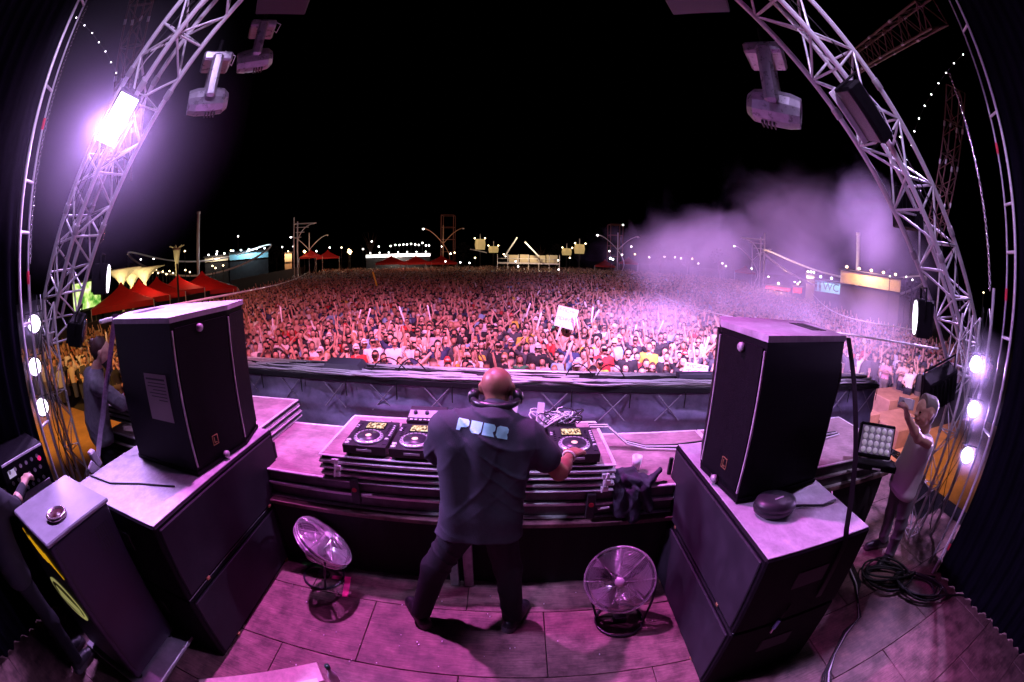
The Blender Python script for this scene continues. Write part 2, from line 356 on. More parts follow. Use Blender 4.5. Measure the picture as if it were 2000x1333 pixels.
# ------------------------------------------------------------------ stage front rail with scrim and cables
def fy(x): return 4.66 - .07 * x
t = thing("stage_front_barrier", "long low truss barrier along the stage edge, wrapped in dark scrim", "barrier", (0, 4.66, 0))
nx, nz = 150, 16; v = []
for j in range(nz + 1):
    z = .01 + .93 * j / nz
    for i in range(nx + 1):
        x = -5.5 + 11 * i / nx; sag = .03 * math.sin(x * 2.1 + z * 3) * (1 - j / nz) + .02 * math.sin(x * 5.7 + z * 7) + .035 * math.exp(-((z - .58) / .06) ** 2) * (1 + math.sin(x * 3.3)) - .02 * math.exp(-((z - .47) / .05) ** 2)
        v.append((x, fy(x) - .02 - sag, z))
b = MB(); b.add(v, [(j * (nx + 1) + i, j * (nx + 1) + i + 1, (j + 1) * (nx + 1) + i + 1, (j + 1) * (nx + 1) + i) for j in range(nz) for i in range(nx)], 0, True); b.build("scrim", scrim, t)
def along(b, x0, x1, dy0, dy1, z0, z1, ch=.004):
    R = Matrix.Rotation(math.atan2(-.07, 1), 3, 'Z'); xc = (x0 + x1) / 2
    b.obox((xc, fy(xc) + (dy0 + dy1) / 2, (z0 + z1) / 2), ((x1 - x0) * 1.0024, dy1 - dy0, z1 - z0), R, ch)
b = MB(); along(b, -5.5, 5.5, -.03, .34, .955, .985); b.build("top_board", mat("rail_top", (.42, .40, .42), .5, var=.35, scale=6), t)
b = MB(); along(b, -5.5, 5.5, .30, .36, .986, 1.03); b.build("front_edge", alu, t)
b = MB(); along(b, -5.5, 5.5, -.075, -.03, .90, .962); b.build("hem_roll", skirt, t)
brace_m = mat("braces_dimmed", (.32, .30, .36), .5, .3)  # braces stand before the scrim, colour dimmed to look seen through it
for i in range(16):
    x = -5.1 + i * .68
    for s in (-1, 1):
        rod("brace", (x, fy(x) - .062, .55 if s < 0 else .88), (x + .30, fy(x + .3) - .062, .88 if s < 0 else .55), .008, brace_m, t, 6)
    x2 = x + .34; rod("strap", (x2, fy(x2) - .085, .72), (x2, fy(x2) - .085, .93), .007, rubber, t, 6)
for i in range(28):
    m = [rubber, whitec, whitec, rubber, whitec][i % 5]; x0 = random.uniform(-5.3, 1.5) if i > 9 else -5.4; x1 = min(5.4, x0 + random.uniform(3.5, 6)) if i > 9 else 5.4; off = -.03 + .29 * random.random(); ph = random.random() * 6
    pts = []
    for q in range(70):
        x = x0 + (x1 - x0) * q / 69; pts.append((x, fy(x) + off + .05 * math.sin(x * 1.9 + ph) + .02 * math.sin(x * 6.1 + ph * 2), .998 + .012 * (i % 3) + .006 * math.sin(x * 9 + ph)))
    b = MB(); b.tube(pts, random.uniform(.009, .017), 6)
    tag(b.build("cable", m), ("black" if m is rubber else "white") + " cable in the tangle lying on top of the stage front barrier", "cable", "cables lying on the stage front barrier")
for i, (x, w) in enumerate(((.62, .34), (.98, .36), (-1.75, .5), (-1.4, .4))):
    pts = [(x + w * q / 14, fy(x) + .12 + .05 * math.sin(q * .4), 1.0 + .17 * math.sin(math.pi * q / 14) ** .8) for q in range(15)]
    b = MB(); b.tube(pts, .008, 6); tag(b.build("cable_loop", rubber), "thin black cable arching up from the barrier, " + ["just right of the performer's head", "second right of the performer's head", "beside the floor monitor", "nearest the performer on his left"][i], "cable")
b = MB(); x = -2.45; b.add([(x, fy(x), 1.0), (x + .62, fy(x + .62), 1.0), (x + .62, fy(x) + .26, 1.0), (x, fy(x) + .3, 1.0), (x + .08, fy(x) + .02, 1.09), (x + .55, fy(x + .55) + .02, 1.09), (x + .55, fy(x) + .2, 1.12), (x + .08, fy(x) + .24, 1.12)], [(3, 2, 1, 0), (4, 5, 6, 7), (0, 1, 5, 4), (1, 2, 6, 5), (2, 3, 7, 6), (3, 0, 4, 7)])
tag(b.build("flat_case", mat("grey_case", (.12, .11, .14), .5)), "low grey wedge-shaped case lying on the stage front barrier", "case")
b = MB(); b.box((2.0, fy(2.2) + .1, 1.0), (2.9, fy(2.2) + .22, 1.09), .01); tag(b.build("rail_unit", mat("grey_unit", (.16, .14, .2), .5)), "long grey lighting batten on the barrier under the second cardboard sign", "batten")

# ------------------------------------------------------------------ subwoofers and top speakers
def sub(x0, x1, y0, y1, z0, h, face, label):
    t = thing("subwoofer", label, "subwoofer", ((x0 + x1) / 2, (y0 + y1) / 2, z0), "subwoofers stacked beside the performer")
    b = MB(); b.box((x0, y0, z0 + .002), (x1, y1, z0 + h - .002), .012); b.build("cabinet", black, t)
    xf = x1 if face > 0 else x0
    b = MB(); b.box((xf - .004 if face > 0 else xf - .014, y0 + .035, z0 + .035), (xf + .014 if face > 0 else xf + .004, y1 - .035, z0 + h - .03), .006); b.build("grille", grille, t)
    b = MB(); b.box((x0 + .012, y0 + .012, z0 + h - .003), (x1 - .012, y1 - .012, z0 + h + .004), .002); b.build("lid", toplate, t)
    for yy in (y0 + .24, y1 - .3):
        b = MB(); b.box((xf - .01, yy, z0 + .012), (xf + .012 * face + .006, yy + .03, z0 + .034), .003); b.build("latch", gold, t)
    b = MB(); b.box((x0 + (x1 - x0) * .35, y0 - .006, z0 + h * .5), (x0 + (x1 - x0) * .65, y0 + .004, z0 + h * .72), .004); b.build("handle_recess", rubber, t)
    b = MB(); b.box((xf - .03, y1 - .004, z0 + h * .55), (xf - .0, y1 + .02, z0 + h * .8), .004); b.build("side_clip", rubber, t)
    return t
for k in range(2):
    sub(-2.92, -1.87, 1.17, 2.66, k * .565, .563, 1, ["lower", "upper"][k] + " big black subwoofer of the stack beside the black fridge")
    sub(1.19, 1.99, 1.24, 2.62, k * .565, .563, -1, ["lower", "upper"][k] + " big black subwoofer of the stack near the coiled cables")
def top_speaker(poly, z0, z1, s, label, fold, sheet):
    # poly: plan outline, first three corners along the front
    c = [sum(p[i] for p in poly) / len(poly) for i in (0, 1)]
    t = thing("top_speaker", label, "speaker", (c[0], c[1], z0), "speakers on top of the subwoofers")
    b = MB(); b.prism(poly, z0 + .03, z1 - .035); b.build("cabinet", black, t)
    def grow(k): return [(c[0] + (p[0] - c[0]) * k, c[1] + (p[1] - c[1]) * k) for p in poly]
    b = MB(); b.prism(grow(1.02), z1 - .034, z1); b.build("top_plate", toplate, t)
    b = MB(); b.prism(grow(1.02), z0 + .003, z0 + .031); b.build("base_plate", black, t)
    for (p, q, nm) in ((poly[0], poly[1], "wide_grille"), (poly[1], poly[2], "narrow_grille")):
        d = V3((q[0] - p[0], q[1] - p[1], 0)); n = V3((d.y, -d.x, 0)).normalized(); n = n if (n.x * s) > 0 else -n
        a = V3((*p, 0)) + d * .05; e = V3((*q, 0)) - d * .05
        b = MB(); vv = []
        for pt in (a, e):
            for o_ in (.0, .014):
                for z in (z0 + .07, z1 - .07): vv.append(pt + n * o_ + V3((0, 0, z)))
        b.add(vv, [(0, 1, 3, 2), (4, 6, 7, 5), (0, 4, 5, 1), (2, 3, 7, 6), (0, 2, 6, 4), (1, 5, 7, 3)]); b.build(nm, grille if 0 else black, t)
        for pt in (V3((*p, 0)) + d * .02,):
            b = MB(); b.box(pt + n * .006 + V3((-.006, -.006, z0 + .06)), pt + n * .006 + V3((.006, .006, z1 - .08)), .002); b.build("edge_bead", alud, t)
    d = V3((poly[1][0] - poly[0][0], poly[1][1] - poly[0][1], 0)); n = V3((d.y, -d.x, 0)).normalized(); n = n if n.x * s > 0 else -n
    for zz, kk in ((z1 - .10, .45), (z0 + .035, .55)):
        m4 = frame_to(V3((*poly[0], zz)) + d * kk + n * .012, n); b = MB(); b.lathe([(.001, 0), (.026, 0), (.026, .02), (.018, .028), (.006, .03)], m4, 14); b.build("locking_knob", alud, t)
    m4 = frame_to(V3((*poly[0], z0 + .17)) + d * .42 + n * .0145, n); b = MB()
    for (u0, u1, w0, w1) in ((-.028, .028, -.034, -.030), (-.028, .028, .030, .034), (-.028, -.024, -.030, .030), (.024, .028, -.030, .030), (-.012, -.007, -.02, .02), (-.007, .014, -.02, -.015)):
        b.add([m4 @ V3((u, w, z)) for u in (u0, u1) for w in (w0, w1) for z in (0, .004)], [(0, 1, 3, 2), (4, 6, 7, 5), (0, 4, 5, 1), (2, 3, 7, 6), (0, 2, 6, 4), (1, 5, 7, 3)])
    b.build("badge", gold, t)
    # carrying slots in the top plate
    bk = [(poly[-1][0] + poly[-2][0]) / 2, (poly[-1][1] + poly[-2][1]) / 2]
    for k2 in (.25, .42):
        x = bk[0] + (c[0] - bk[0]) * k2; b = MB(); b.box((x - .03, c[1] - .14, z1 - .004), (x + .03, c[1] + .12, z1 + .003), .002); b.build("rigging_slot", rubber, t)
    if sheet:
        p, q = V3((*poly[0], 0)), V3((*poly[-1], 0)); d = (q - p); n = V3((d.y, -d.x, 0)).normalized(); n = n if n.y < 0 else -n
        o_ = p + d * .16 + n * .004; e_ = d.normalized() * .26
        sh = MB(); sh.add([o_ + V3((0, 0, z0 + .35)), o_ + e_ + V3((0, 0, z0 + .35)), o_ + e_ + V3((0, 0, z0 + .66)), o_ + V3((0, 0, z0 + .66))], [(0, 1, 2, 3)]); sh = sh.build("paper_sheet", paper, t)
        for r_ in range(7):
            z = z0 + .62 - r_ * .022; ln = (.22, .2, .21, .15, .2, .18, .1)[r_]; b = MB(); o2 = p + d * .16 + n * .006 + d.normalized() * .02; e2 = d.normalized() * ln
            b.add([o2 + V3((0, 0, z)), o2 + e2 + V3((0, 0, z)), o2 + e2 + V3((0, 0, z + (.012 if r_ == 0 else .006))), o2 + V3((0, 0, z + (.012 if r_ == 0 else .006)))], [(0, 1, 2, 3)]); b.build("print_line", ink, sh)
    return t
top_speaker([(-1.97, 1.79), (-1.91, 2.33), (-2.0, 2.64), (-2.8, 2.52), (-2.95, 2.15), (-2.68, 1.81)], 1.135, 2.145, 1, "tall black speaker with a paper sheet taped to its side, on subwoofers", 0, True)
top_speaker([(1.26, 1.77), (1.22, 2.22), (1.32, 2.44), (2.0, 2.36), (1.93, 1.84)], 1.135, 2.085, -1, "tall black speaker with a headphone case in front, on subwoofers", 0, False)
# straps
def strap(name, pts, w, m, label, wd=(0, 1, 0)):
    b = MB(); wd = V3(wd) * w / 2; v = []
    for p in pts: v += [V3(p) - wd, V3(p) + wd]
    n = len(pts); v2 = [q + V3((.004, -.004, 0)) for q in v]
    b.add(v + v2, [(2 * i, 2 * i + 1, 2 * i + 3, 2 * i + 2) for i in range(n - 1)] + [(2 * n + 2 * i, 2 * n + 2 * i + 2, 2 * n + 2 * i + 3, 2 * n + 2 * i + 1) for i in range(n - 1)], 0, True)
    return tag(b.build(name, m), label, "strap")
strapm = mat("grey_strap", (.22, .20, .24), .55, var=.3, scale=30)
st = strap("ratchet_strap", [(-2.95, 2.02, 2.15), (-2.97, 1.9, 1.8), (-2.98, 1.72, 1.45), (-2.99, 1.56, 1.2), (-2.97, 1.5, 1.14)], .05, strapm, "grey ratchet strap from the speaker top down to the subwoofer", (.6, .8, 0))
b = MB(); b.obox((-2.96, 1.5, 1.2), (.07, .06, .14), Matrix.Rotation(.3, 3, 'X'), .01); b.obox((-2.92, 1.45, 1.13), (.03, .08, .16), Matrix.Rotation(.6, 3, 'X'), .008); b.build("buckle", alud, st)
strap("webbing_strap", [(1.98, 1.86, 2.07), (1.93, 1.7, 1.85), (1.83, 1.45, 1.5), (1.76, 1.27, 1.17), (1.75, 1.225, 1.1), (1.75, 1.225, .7)], .04, rubber, "black webbing strap down the side of the speaker near the coiled cables", (1, 0, 0))
b = MB(); b.tube([(1.99, 1.9, 1.9), (2.06, 1.95, 1.8), (2.08, 2.0, 1.55), (2.0, 2.0, 1.3), (1.97, 1.95, 1.2)], .010, 8); tag(b.build("speaker_cable", rubber), "black cable looping out behind the speaker with the headphone case", "cable")
b = MB(); b.tube([(-2.9, 1.36, 1.14), (-2.6, 1.38, 1.139), (-2.35, 1.5, 1.139), (-2.05, 1.6, 1.139)], .006, 6); tag(b.build("thin_cable", rubber), "thin black cable lying on the subwoofer by the ratchet strap", "cable")
# headphone case
prof = [(.001, 0), (.10, 0), (.128, .02), (.135, .045), (.130, .05), (.130, .056), (.135, .06), (.125, .085), (.09, .1), (.001, .103)]
m4 = Matrix.Translation((1.44, 1.62, 1.136)) @ Matrix.Diagonal((1.05, .8, 1, 1)); b = MB(); b.lathe(prof, m4, 28); hc = b.build("headphone_case", mat("case_black", (.015, .015, .017), .4)); tag(hc, "round black zipped headphone case lying on the subwoofer", "case")
b = MB(); b.obox((1.44, 1.60, 1.2405), (.07, .008, .003), Matrix.Rotation(.2, 3, 'Z')); b.build("logo_strip", alud, hc)
b = MB(); b.tube([(1.55, 1.62, 1.15), (1.68, 1.6, 1.145), (1.8, 1.56, 1.145), (1.93, 1.58, 1.145)], .008, 6); tag(b.build("short_cable", rubber), "short black cable beside the headphone case", "cable")
# hanging plug on the dark side of the sub
b = MB(); b.tube([(1.53, 1.232, .72), (1.52, 1.228, .66), (1.50, 1.226, .60)], .004, 6); pc = b.build("plug_cable", rubber); tag(pc, "thin cable with a light blue plug hanging on the subwoofer side", "cable")
rod("plug", (1.50, 1.226, .60), (1.488, 1.224, .53), .014, mat("blue_plug", (.25, .45, .8), .4), pc); rod("plug_tip", (1.488, 1.224, .53), (1.484, 1.223, .49), .006, alu, pc)

# ------------------------------------------------------------------ fridge
t = thing("fridge", "tall black fridge with round vent and yellow logos in the corner", "fridge", (-2.57, .83, .1))
fx0, fx1, fy0, fy1 = -2.88, -2.26, .54, 1.12; fr = mat("fridge_paint", (.012, .010, .022), .45, var=.2, scale=20)
b = MB(); b.box((fx0, fy0, .14), (fx1, fy1, 1.215), .012); b.build("cabinet", fr, t)
b = MB(); b.box((fx0 - .012, fy0 - .012, 1.217), (fx1 + .012, fy1 + .012, 1.245), .008); b.build("lid", mat("fridge_lid", (.20, .19, .22), .45, var=.15, scale=10), t)
b = MB(); b.lathe([(.001, 0), (.085, 0), (.085, .022), (.068, .03), (.064, .012), (.001, .008)], Matrix.Translation((-2.44, .76, 1.2455)), 28); v_ = b.build("vent_cap", mat("vent_metal", (.5, .36, .38), .25, .9), t)
b = MB(); b.lathe([(.001, 0), (.058, 0), (.058, .004), (.001, .005)], Matrix.Translation((-2.44, .76, 1.2585)), 24); b.build("vent_dark", mat("vent_inside", (.05, .008, .012), .3), v_)
for i in range(2):
    for j in range(6):
        b = MB(); b.box((fx1 - .002, .93 + j * .022, 1.06 - i * .085), (fx1 + .004, .942 + j * .022, 1.13 - i * .085)); b.build("vent_slot", rubber, t)
b = MB(); b.box((fx1 - .002, fy0 + .04, .2), (fx1 + .005, fy0 + .055, 1.19)); b.build("seam", rubber, t)
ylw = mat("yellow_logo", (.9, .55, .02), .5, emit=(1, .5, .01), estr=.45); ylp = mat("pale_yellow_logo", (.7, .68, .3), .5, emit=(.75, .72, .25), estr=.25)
pr = []
for (u, z, r_) in ((.04, 1.13, .012), (.09, 1.10, .014), (.16, 1.10, .03), (.22, 1.08, .035), (.28, 1.07, .038), (.34, 1.065, .036), (.40, 1.07, .03), (.45, 1.05, .02), (.50, 1.03, .014), (.55, 1.01, .013)):
    pr.append(((fx0 + u, fy0 - .002, z), (fx0 + u + .02, fy0 - .002, z - .01), r_, r_, 0))
pos, F, _ = sdf_mesh(pr, .012, .02); pos[:, 1] = fy0 - .004 + (pos[:, 1] - fy0) * .12; np_obj("yellow_emblem", pos, F, ylw, t)
for (ra, rb, m_, dz) in ((.24, .13, ylp, .0), (.21, .10, mat("logo_ground", (.25, .26, .08), .5), .003)):
    b = MB(); pts = [(fx0 + .31 + ra * math.cos(a), .72 + rb * math.sin(a)) for a in [i * math.pi / 20 for i in range(40)]]
    b.add([(x, fy0 - .004 - dz, z) for x, z in pts], [tuple(range(40))]); b.build("oval_emblem", m_, t)
b = MB(); b.obox((fx0 + .34, fy0 - .012, .71), (.3, .004, .09), Matrix.Rotation(.15, 3, 'Y'), .001); b.build("emblem_band", ylp, t)
for (x, y) in ((fx0 + .05, fy0 + .05), (fx1 - .05, fy0 + .05), (fx0 + .05, fy1 - .05), (fx1 - .05, fy1 - .05)): rod("foot", (x, y, .10), (x, y, .142), .022, rubber, t)
b = MB(); b.box((-2.95, .5, .065), (-2.13, 1.24, .098), .006); pt = thing("platform_trolley", "low flat metal trolley under the black fridge", "trolley", (-2.5, .87, 0)); b.build("plate", mat("trolley_plate", (.45, .43, .46), .4, .4, var=.2), pt)
for (x, y) in ((-2.85, .6), (-2.25, .6), (-2.85, 1.14), (-2.25, 1.14)): rod("wheel", (x - .02, y, .033), (x + .02, y, .033), .032, rubber, pt, 14)

# ------------------------------------------------------------------ plank, bottle, tape, litter
b = MB(); R = Matrix.Rotation(.62, 3, 'Z'); b.obox((-1.52, 1.06, .02), (.9, .17, .035), R, .004); tag(b.build("wooden_plank", mat("plank_wood", (.55, .42, .40), .5, var=.2, scale=14)), "pale wooden plank lying on the floor at the picture's bottom edge", "plank")
b = MB(); b.obox((-1.49, .985, .0435), (.86, .045, .008), R, .002); tag(b.build("white_strip", white_m), "white plastic strip lying on the pale plank", "strip")
b = MB(); b.lathe([(.001, 0), (.03, 0), (.031, .13), (.03, .15), (.014, .19), (.0135, .23), (.001, .232)], Matrix.Translation((-1.02, 1.25, .001)), 18); bo = b.build("small_bottle", mat("bottle_white", (.55, .52, .56), .3)); tag(bo, "small white bottle with a dark green cap beside the plank", "bottle")
b = MB(); b.lathe([(.001, 0), (.017, 0), (.017, .03), (.001, .031)], Matrix.Translation((-1.02, 1.25, .2331)), 14); b.build("cap", mat("green_cap", (.01, .06, .03), .35), bo)
def tape(pts, w, m, label):
    b = MB()
    for p, q in zip(pts[:-1], pts[1:]):
        p, q = V3((*p, .004)), V3((*q, .004)); d = (q - p).normalized(); n = V3((-d.y, d.x, 0)) * w / 2
        b.add([p - n, q - n, q + n, p + n, p - n + V3((0, 0, .001)), q - n + V3((0, 0, .001)), q + n + V3((0, 0, .001)), p + n + V3((0, 0, .001))], [(4, 5, 6, 7), (0, 3, 2, 1), (0, 1, 5, 4), (1, 2, 6, 5), (2, 3, 7, 6), (3, 0, 4, 7)])
    return tag(b.build("floor_tape", m), label, "tape")
tape([(-1.72, 2.40), (-1.5, 2.41)], .045, mat("green_tape", (.10, .75, .12), .5), "bright green tape strip on the floor under the tilted fan")
tape([(-1.40, 2.30), (-1.24, 2.32)], .045, mat("pink_tape", (.95, .05, .30), .5), "short pink tape strip on the floor in front of the tilted fan")
tape([(-1.26, 2.30), (-1.22, 2.10)], .05, mat("pink_tape"), "longer pink tape strip pointing to the camera by the tilted fan")
for i in range(46):
    x, y = random.uniform(-1.7, 1.1), random.uniform(1.15, 2.35); s = random.uniform(.004, .008)
    o = ubox("confetti", (x, y, s / 2 + .003), (s, s * random.uniform(.6, 1.6), s), white_m); tag(o, "tiny white scrap of confetti lying on the stage floor", "confetti", "confetti scraps on the stage floor")
# paper cup and coat
b = MB(); b.lathe([(.001, 0), (.028, 0), (.04, .115), (.037, .115), (.026, .006), (.001, .004)], Matrix.Translation((.935, 2.72, .881)), 20); tag(b.build("plastic_cup", mat("cup_white", (.85, .84, .86), .35, trans=.2)), "white plastic cup standing on the deck beside the dark coat", "cup")
pr = [((.73, 2.50, .90), (.93, 2.53, .905), .055, .05, 0), ((.74, 2.45, .86), (.77, 2.425, .70), .045, .05, 0), ((.84, 2.45, .86), (.87, 2.42, .66), .05, .055, 0), ((.93, 2.46, .87), (.98, 2.43, .72), .045, .04, 0), ((.75, 2.55, .94), (.86, 2.58, .95), .05, .035, 0), ((.98, 2.50, .90), (1.06, 2.54, .97), .035, .018, 0), ((.80, 2.47, .95), (.95, 2.47, .90), .03, .025, 0)]
tag(sdf_obj("draped_coat", pr, .009, mat("coat_cloth", (.03, .028, .045), .75, var=.4, scale=16, bump=.4, bscale=40), None, .025, (), lambda x, y, z: -.008 * ((1 - np.abs(np.sin(x * 34 + z * 13 + 1.5 * np.sin(z * 21)))) ** 2 - .3) + 0 * y), "dark crumpled coat draped over the deck edge beside the cup", "coat")
# cables over the riser on the right of the table
for i in range(4):
    m = [whitec, rubber, whitec, rubber][i]; dy = i * .022
    b = MB(); b.tube([(.62, 3.05 + dy, 1.10), (.78, 3.12 + dy, 1.07), (.95, 3.08 + dy, .93), (1.12, 3.05 + dy, .892), (1.4, 3.0 + dy * 1.5, .892), (1.8, 3.02 + dy * 2, .892), (2.4, 3.05 + dy, .892), (3.0, 2.9 + dy * 2, .892), (3.3, 2.95 + dy, .892)], .008, 6)
    tag(b.build("deck_cable", m), ["front white", "front black", "rear white", "rear black"][i] + " cable running from the players along the riser deck", "cable")
# coiled multicore
def coil(name, c, a, bb, ang, n, r, m, label):
    # hand-thrown turns: each loop has its own size, place and lean
    rn = random.Random(int(c[0] * 100)); pts = []; turn = [(rn.uniform(.72, 1.12), rn.uniform(.7, 1.15), rn.uniform(-.07, .07), rn.uniform(-.06, .06)) for _ in range(n + 1)]
    for q in range(n * 24):
        k, fr = divmod(q, 24); fr /= 24; A = [turn[k][i_] * (1 - fr) + turn[k + 1][i_] * fr for i_ in range(4)]; tt = fr * 2 * math.pi
        x = a * A[0] * math.cos(tt) + A[2]; y = bb * A[1] * math.sin(tt) + A[3] + .03 * math.sin(tt * 2 + k)
        pts.append((c[0] + x * math.cos(ang) - y * math.sin(ang), c[1] + x * math.sin(ang) + y * math.cos(ang), r + .006 + .012 * k + .012 * abs(math.sin(tt * 1.5 + k))))
    e = pts[-1]; pts += [(e[0] + .1 * q, e[1] - .02 * q * q, r + .004) for q in (1, 2, 3)]
    b = MB(); b.tube(pts, r, 6); return tag(b.build(name, m), label, "cable")
coil("cable_coil", (3.30, 1.58), .27, .17, -.5, 6, .011, rubber, "thick black cable coiled on the floor near the curtain")
coil("cable_loops", (3.55, 1.25), .32, .16, -.95, 4, .012, rubber, "loose black cable loop trailing beside the coil")
for i in range(5):
    d = i * .02; b = MB(); b.tube([(3.0 + d, 1.95, .02), (2.9 + d, 1.66, .015), (2.78 + d * .6, 1.45 + d, .015), (2.66 + d * .5, 1.30, .02), (2.45, 1.20 + d * .6, .02), (2.25 - d * .3, 1.08, .02), (2.13 - d, .95, .02), (2.05 - d * 1.4, .8, .02)], .007, 6)
    tag(b.build("floor_cable", whitec if i == 1 else rubber), ["outermost", "white", "middle", "fourth", "innermost"][i] + " cable of the bundle running along the floor past the subwoofers", "cable")

for i, (x, z) in enumerate(((-1.2, 1.0), (.63, .96))):
    t = thing("corner_latch", ["silver latch on the deck stack nearest the fridge side", "silver latch on the deck stack next to the coat"][i], "latch", (x, 2.42, z - .07), "latches on the deck stack")
    for k in range(3): ubox("latch_plate", (x + .012 * (k % 2), 2.418, z - .05 + k * .05), (.05, .02, .036), alu, t)
    rod("latch_pin", (x - .02, 2.405, z - .07), (x + .01, 2.402, z + .08), .006, alu, t)
for i, (x, z) in enumerate(((-1.08, .82), (.55, .77))):
    t = thing("rubber_clamp", ["black clamp with red dot low on the stack near the tilted fan", "black clamp with red dot low on the stack near the coat"][i], "clamp", (x, 2.42, z - .1), "clamps on the deck stack")
    ubox("clamp_bar", (x, 2.425, z), (.06, .04, .2), rubber, t); rod("red_dot", (x, 2.404, z + .02), (x, 2.40, z + .02), .018, red_m, t, 12); rod("clamp_screw", (x + .05, 2.41, z - .02), (x + .13, 2.41, z - .01), .009, alu, t)
# ------------------------------------------------------------------ media players and mixer
pl_b = mat("player_black", (.02, .02, .022), .38, var=.2, scale=30); jogm = mat("jog_silver", (.62, .60, .66), .3, .6); jogd = mat("jog_top", (.025, .02, .03), .35); btn = mat("button_grey", (.6, .58, .62), .4)
def screen_mat(name, seed):
    m = bpy.data.materials.new(name); m.use_nodes = True; t = m.node_tree; b = t.nodes["Principled BSDF"]; tc = t.nodes.new("ShaderNodeTexCoord"); mp = t.nodes.new("ShaderNodeMapping"); mp.inputs["Scale"].default_value = (60, 30, 1); mp.inputs["Location"].default_value = (seed, seed, 0)
    n = t.nodes.new("ShaderNodeTexNoise"); n.inputs["Scale"].default_value = 1; r = t.nodes.new("ShaderNodeValToRGB"); e = r.color_ramp.elements
    e[0].color = (.05, .03, .02, 1); e[0].position = .38; e[1].color = (1, .95, .7, 1); e[1].position = .62; q = e.new(.5); q.color = (1, .55, .25, 1)
    t.links.new(tc.outputs["Object"], mp.inputs[0]); t.links.new(mp.outputs[0], n.inputs[0]); t.links.new(n.outputs[0], r.inputs[0]); t.links.new(r.outputs[0], b.inputs["Emission Color"]); b.inputs["Emission Strength"].default_value = .9; b.inputs["Base Color"].default_value = (.02, .02, .02, 1); b.inputs["Roughness"].default_value = .2
    return m
scr = screen_mat("player_screen", 3)
TZ = 1.082
def player(x, y, label):
    t = thing("media_player", label, "media player", (x, y, TZ), "media players on the table")
    W, Dp, H = .315, .405, .10
    b = MB(); v = [(x - W / 2, y - Dp / 2, TZ + .025), (x + W / 2, y - Dp / 2, TZ + .025), (x + W / 2, y + Dp / 2, TZ + .025), (x - W / 2, y + Dp / 2, TZ + .025), (x - W / 2, y - Dp / 2, TZ + H * .86), (x + W / 2, y - Dp / 2, TZ + H * .86), (x + W / 2, y + Dp / 2, TZ + H * 1.04), (x - W / 2, y + Dp / 2, TZ + H * 1.04)]
    b.add(v, [(3, 2, 1, 0), (4, 5, 6, 7), (0, 1, 5, 4), (1, 2, 6, 5), (2, 3, 7, 6), (3, 0, 4, 7)]); b.build("body", pl_b, t)
    sl = (H * .18) / Dp; N = V3((0, -sl, 1)).normalized()
    def onto(u, w, h=0.001): return V3((x + u, y + w, TZ + H * .95 + sl * w)) + N * h
    for (sx, sy) in ((-.13, -.17), (.13, -.17), (-.13, .17), (.13, .17)): rod("foot", (x + sx, y + sy, TZ), (x + sx, y + sy, TZ + .026), .018, rubber, t, 12)
    m4 = frame_to(onto(0, -.075), N); b = MB(); b.lathe([(.001, 0), (.105, 0), (.108, .006), (.103, .016), (.086, .018), (.001, .018)], m4, 36); j = b.build("jog_wheel", jogm, t)
    m4 = frame_to(onto(0, -.075, .0192), N); b = MB(); b.lathe([(.001, 0), (.083, 0), (.082, .003), (.001, .0035)], m4, 32); b.build("platter", jogd, j)
    m4 = frame_to(onto(0, -.075, .0232), N); b = MB(); b.lathe([(.001, 0), (.022, 0), (.022, .001), (.001, .0012)], m4, 20); b.build("display_ring", mat("jog_display", (.6, .4, .3), .4, emit=(1, .6, .35), estr=.6), j)
    for i in range(20):
        a = i * math.pi / 10; rod("dimple", onto(.096 * math.cos(a), -.075 + .096 * math.sin(a), .0165), onto(.096 * math.cos(a), -.075 + .096 * math.sin(a), .019), .0055, jogd, j, 6)
    R = frame_to((0, 0, 0), N).to_3x3()
    b = MB(); b.obox(onto(.0, .115, .004), (.15, .105, .008), R, .002); s_ = b.build("display_bezel", blackg, t)
    b = MB(); b.obox(onto(.0, .115, .0092), (.136, .09, .002), R); b.build("display", scr, s_)
    for (u, w) in ((-.132, -.17), (-.132, -.13)): m4 = frame_to(onto(u, w, 0), N); b = MB(); b.lathe([(.001, 0), (.0175, 0), (.017, .007), (.001, .0075)], m4, 16); b.build("play_button", btn, t)
    for (u, w) in [(-.12 + .0 * i, .0 + .028 * i) for i in range(6)] + [(.105, .02 + .024 * i) for i in range(6)] + [(.14, -.02 + .03 * i) for i in range(6)] + [(-.09 + .03 * i, .04) for i in range(4)] + [(-.14, .08), (-.14, .11)]:
        ubox("button", onto(u, w, .003), (.016, .011, .006), btn if (int(u * 1000) % 3) else jogd, t, R)
    b = MB(); b.obox(onto(.137, -.10, .002), (.026, .12, .003), R); tb = b.build("tempo_slot", jogd, t); b = MB(); b.obox(onto(.137, -.09, .008), (.024, .016, .012), R, .002); b.build("tempo_fader", btn, tb)
    b = MB(); b.obox((x, y - Dp / 2 - .002, TZ + .055), (.11, .004, .016), Matrix.Identity(3)); b.build("disc_slot", btn, t)
    return t
player(-.985, 2.66, "media player at the table's end nearest the fridge, platter lit, all in view")
player(-.645, 2.65, "media player half hidden by the performer's bent sleeve")
player(.085, 2.64, "media player hidden behind the performer's right side, next to the mixer")
player(.425, 2.645, "media player under the performer's right hand")
t = thing("dj_mixer", "black mixer with faders between the media players, behind the performer", "mixer", (-.28, 2.66, TZ))
b = MB(); b.box((-.44, 2.47, TZ + .015), (-.12, 2.85, TZ + .105), .006); b.build("body", pl_b, t)
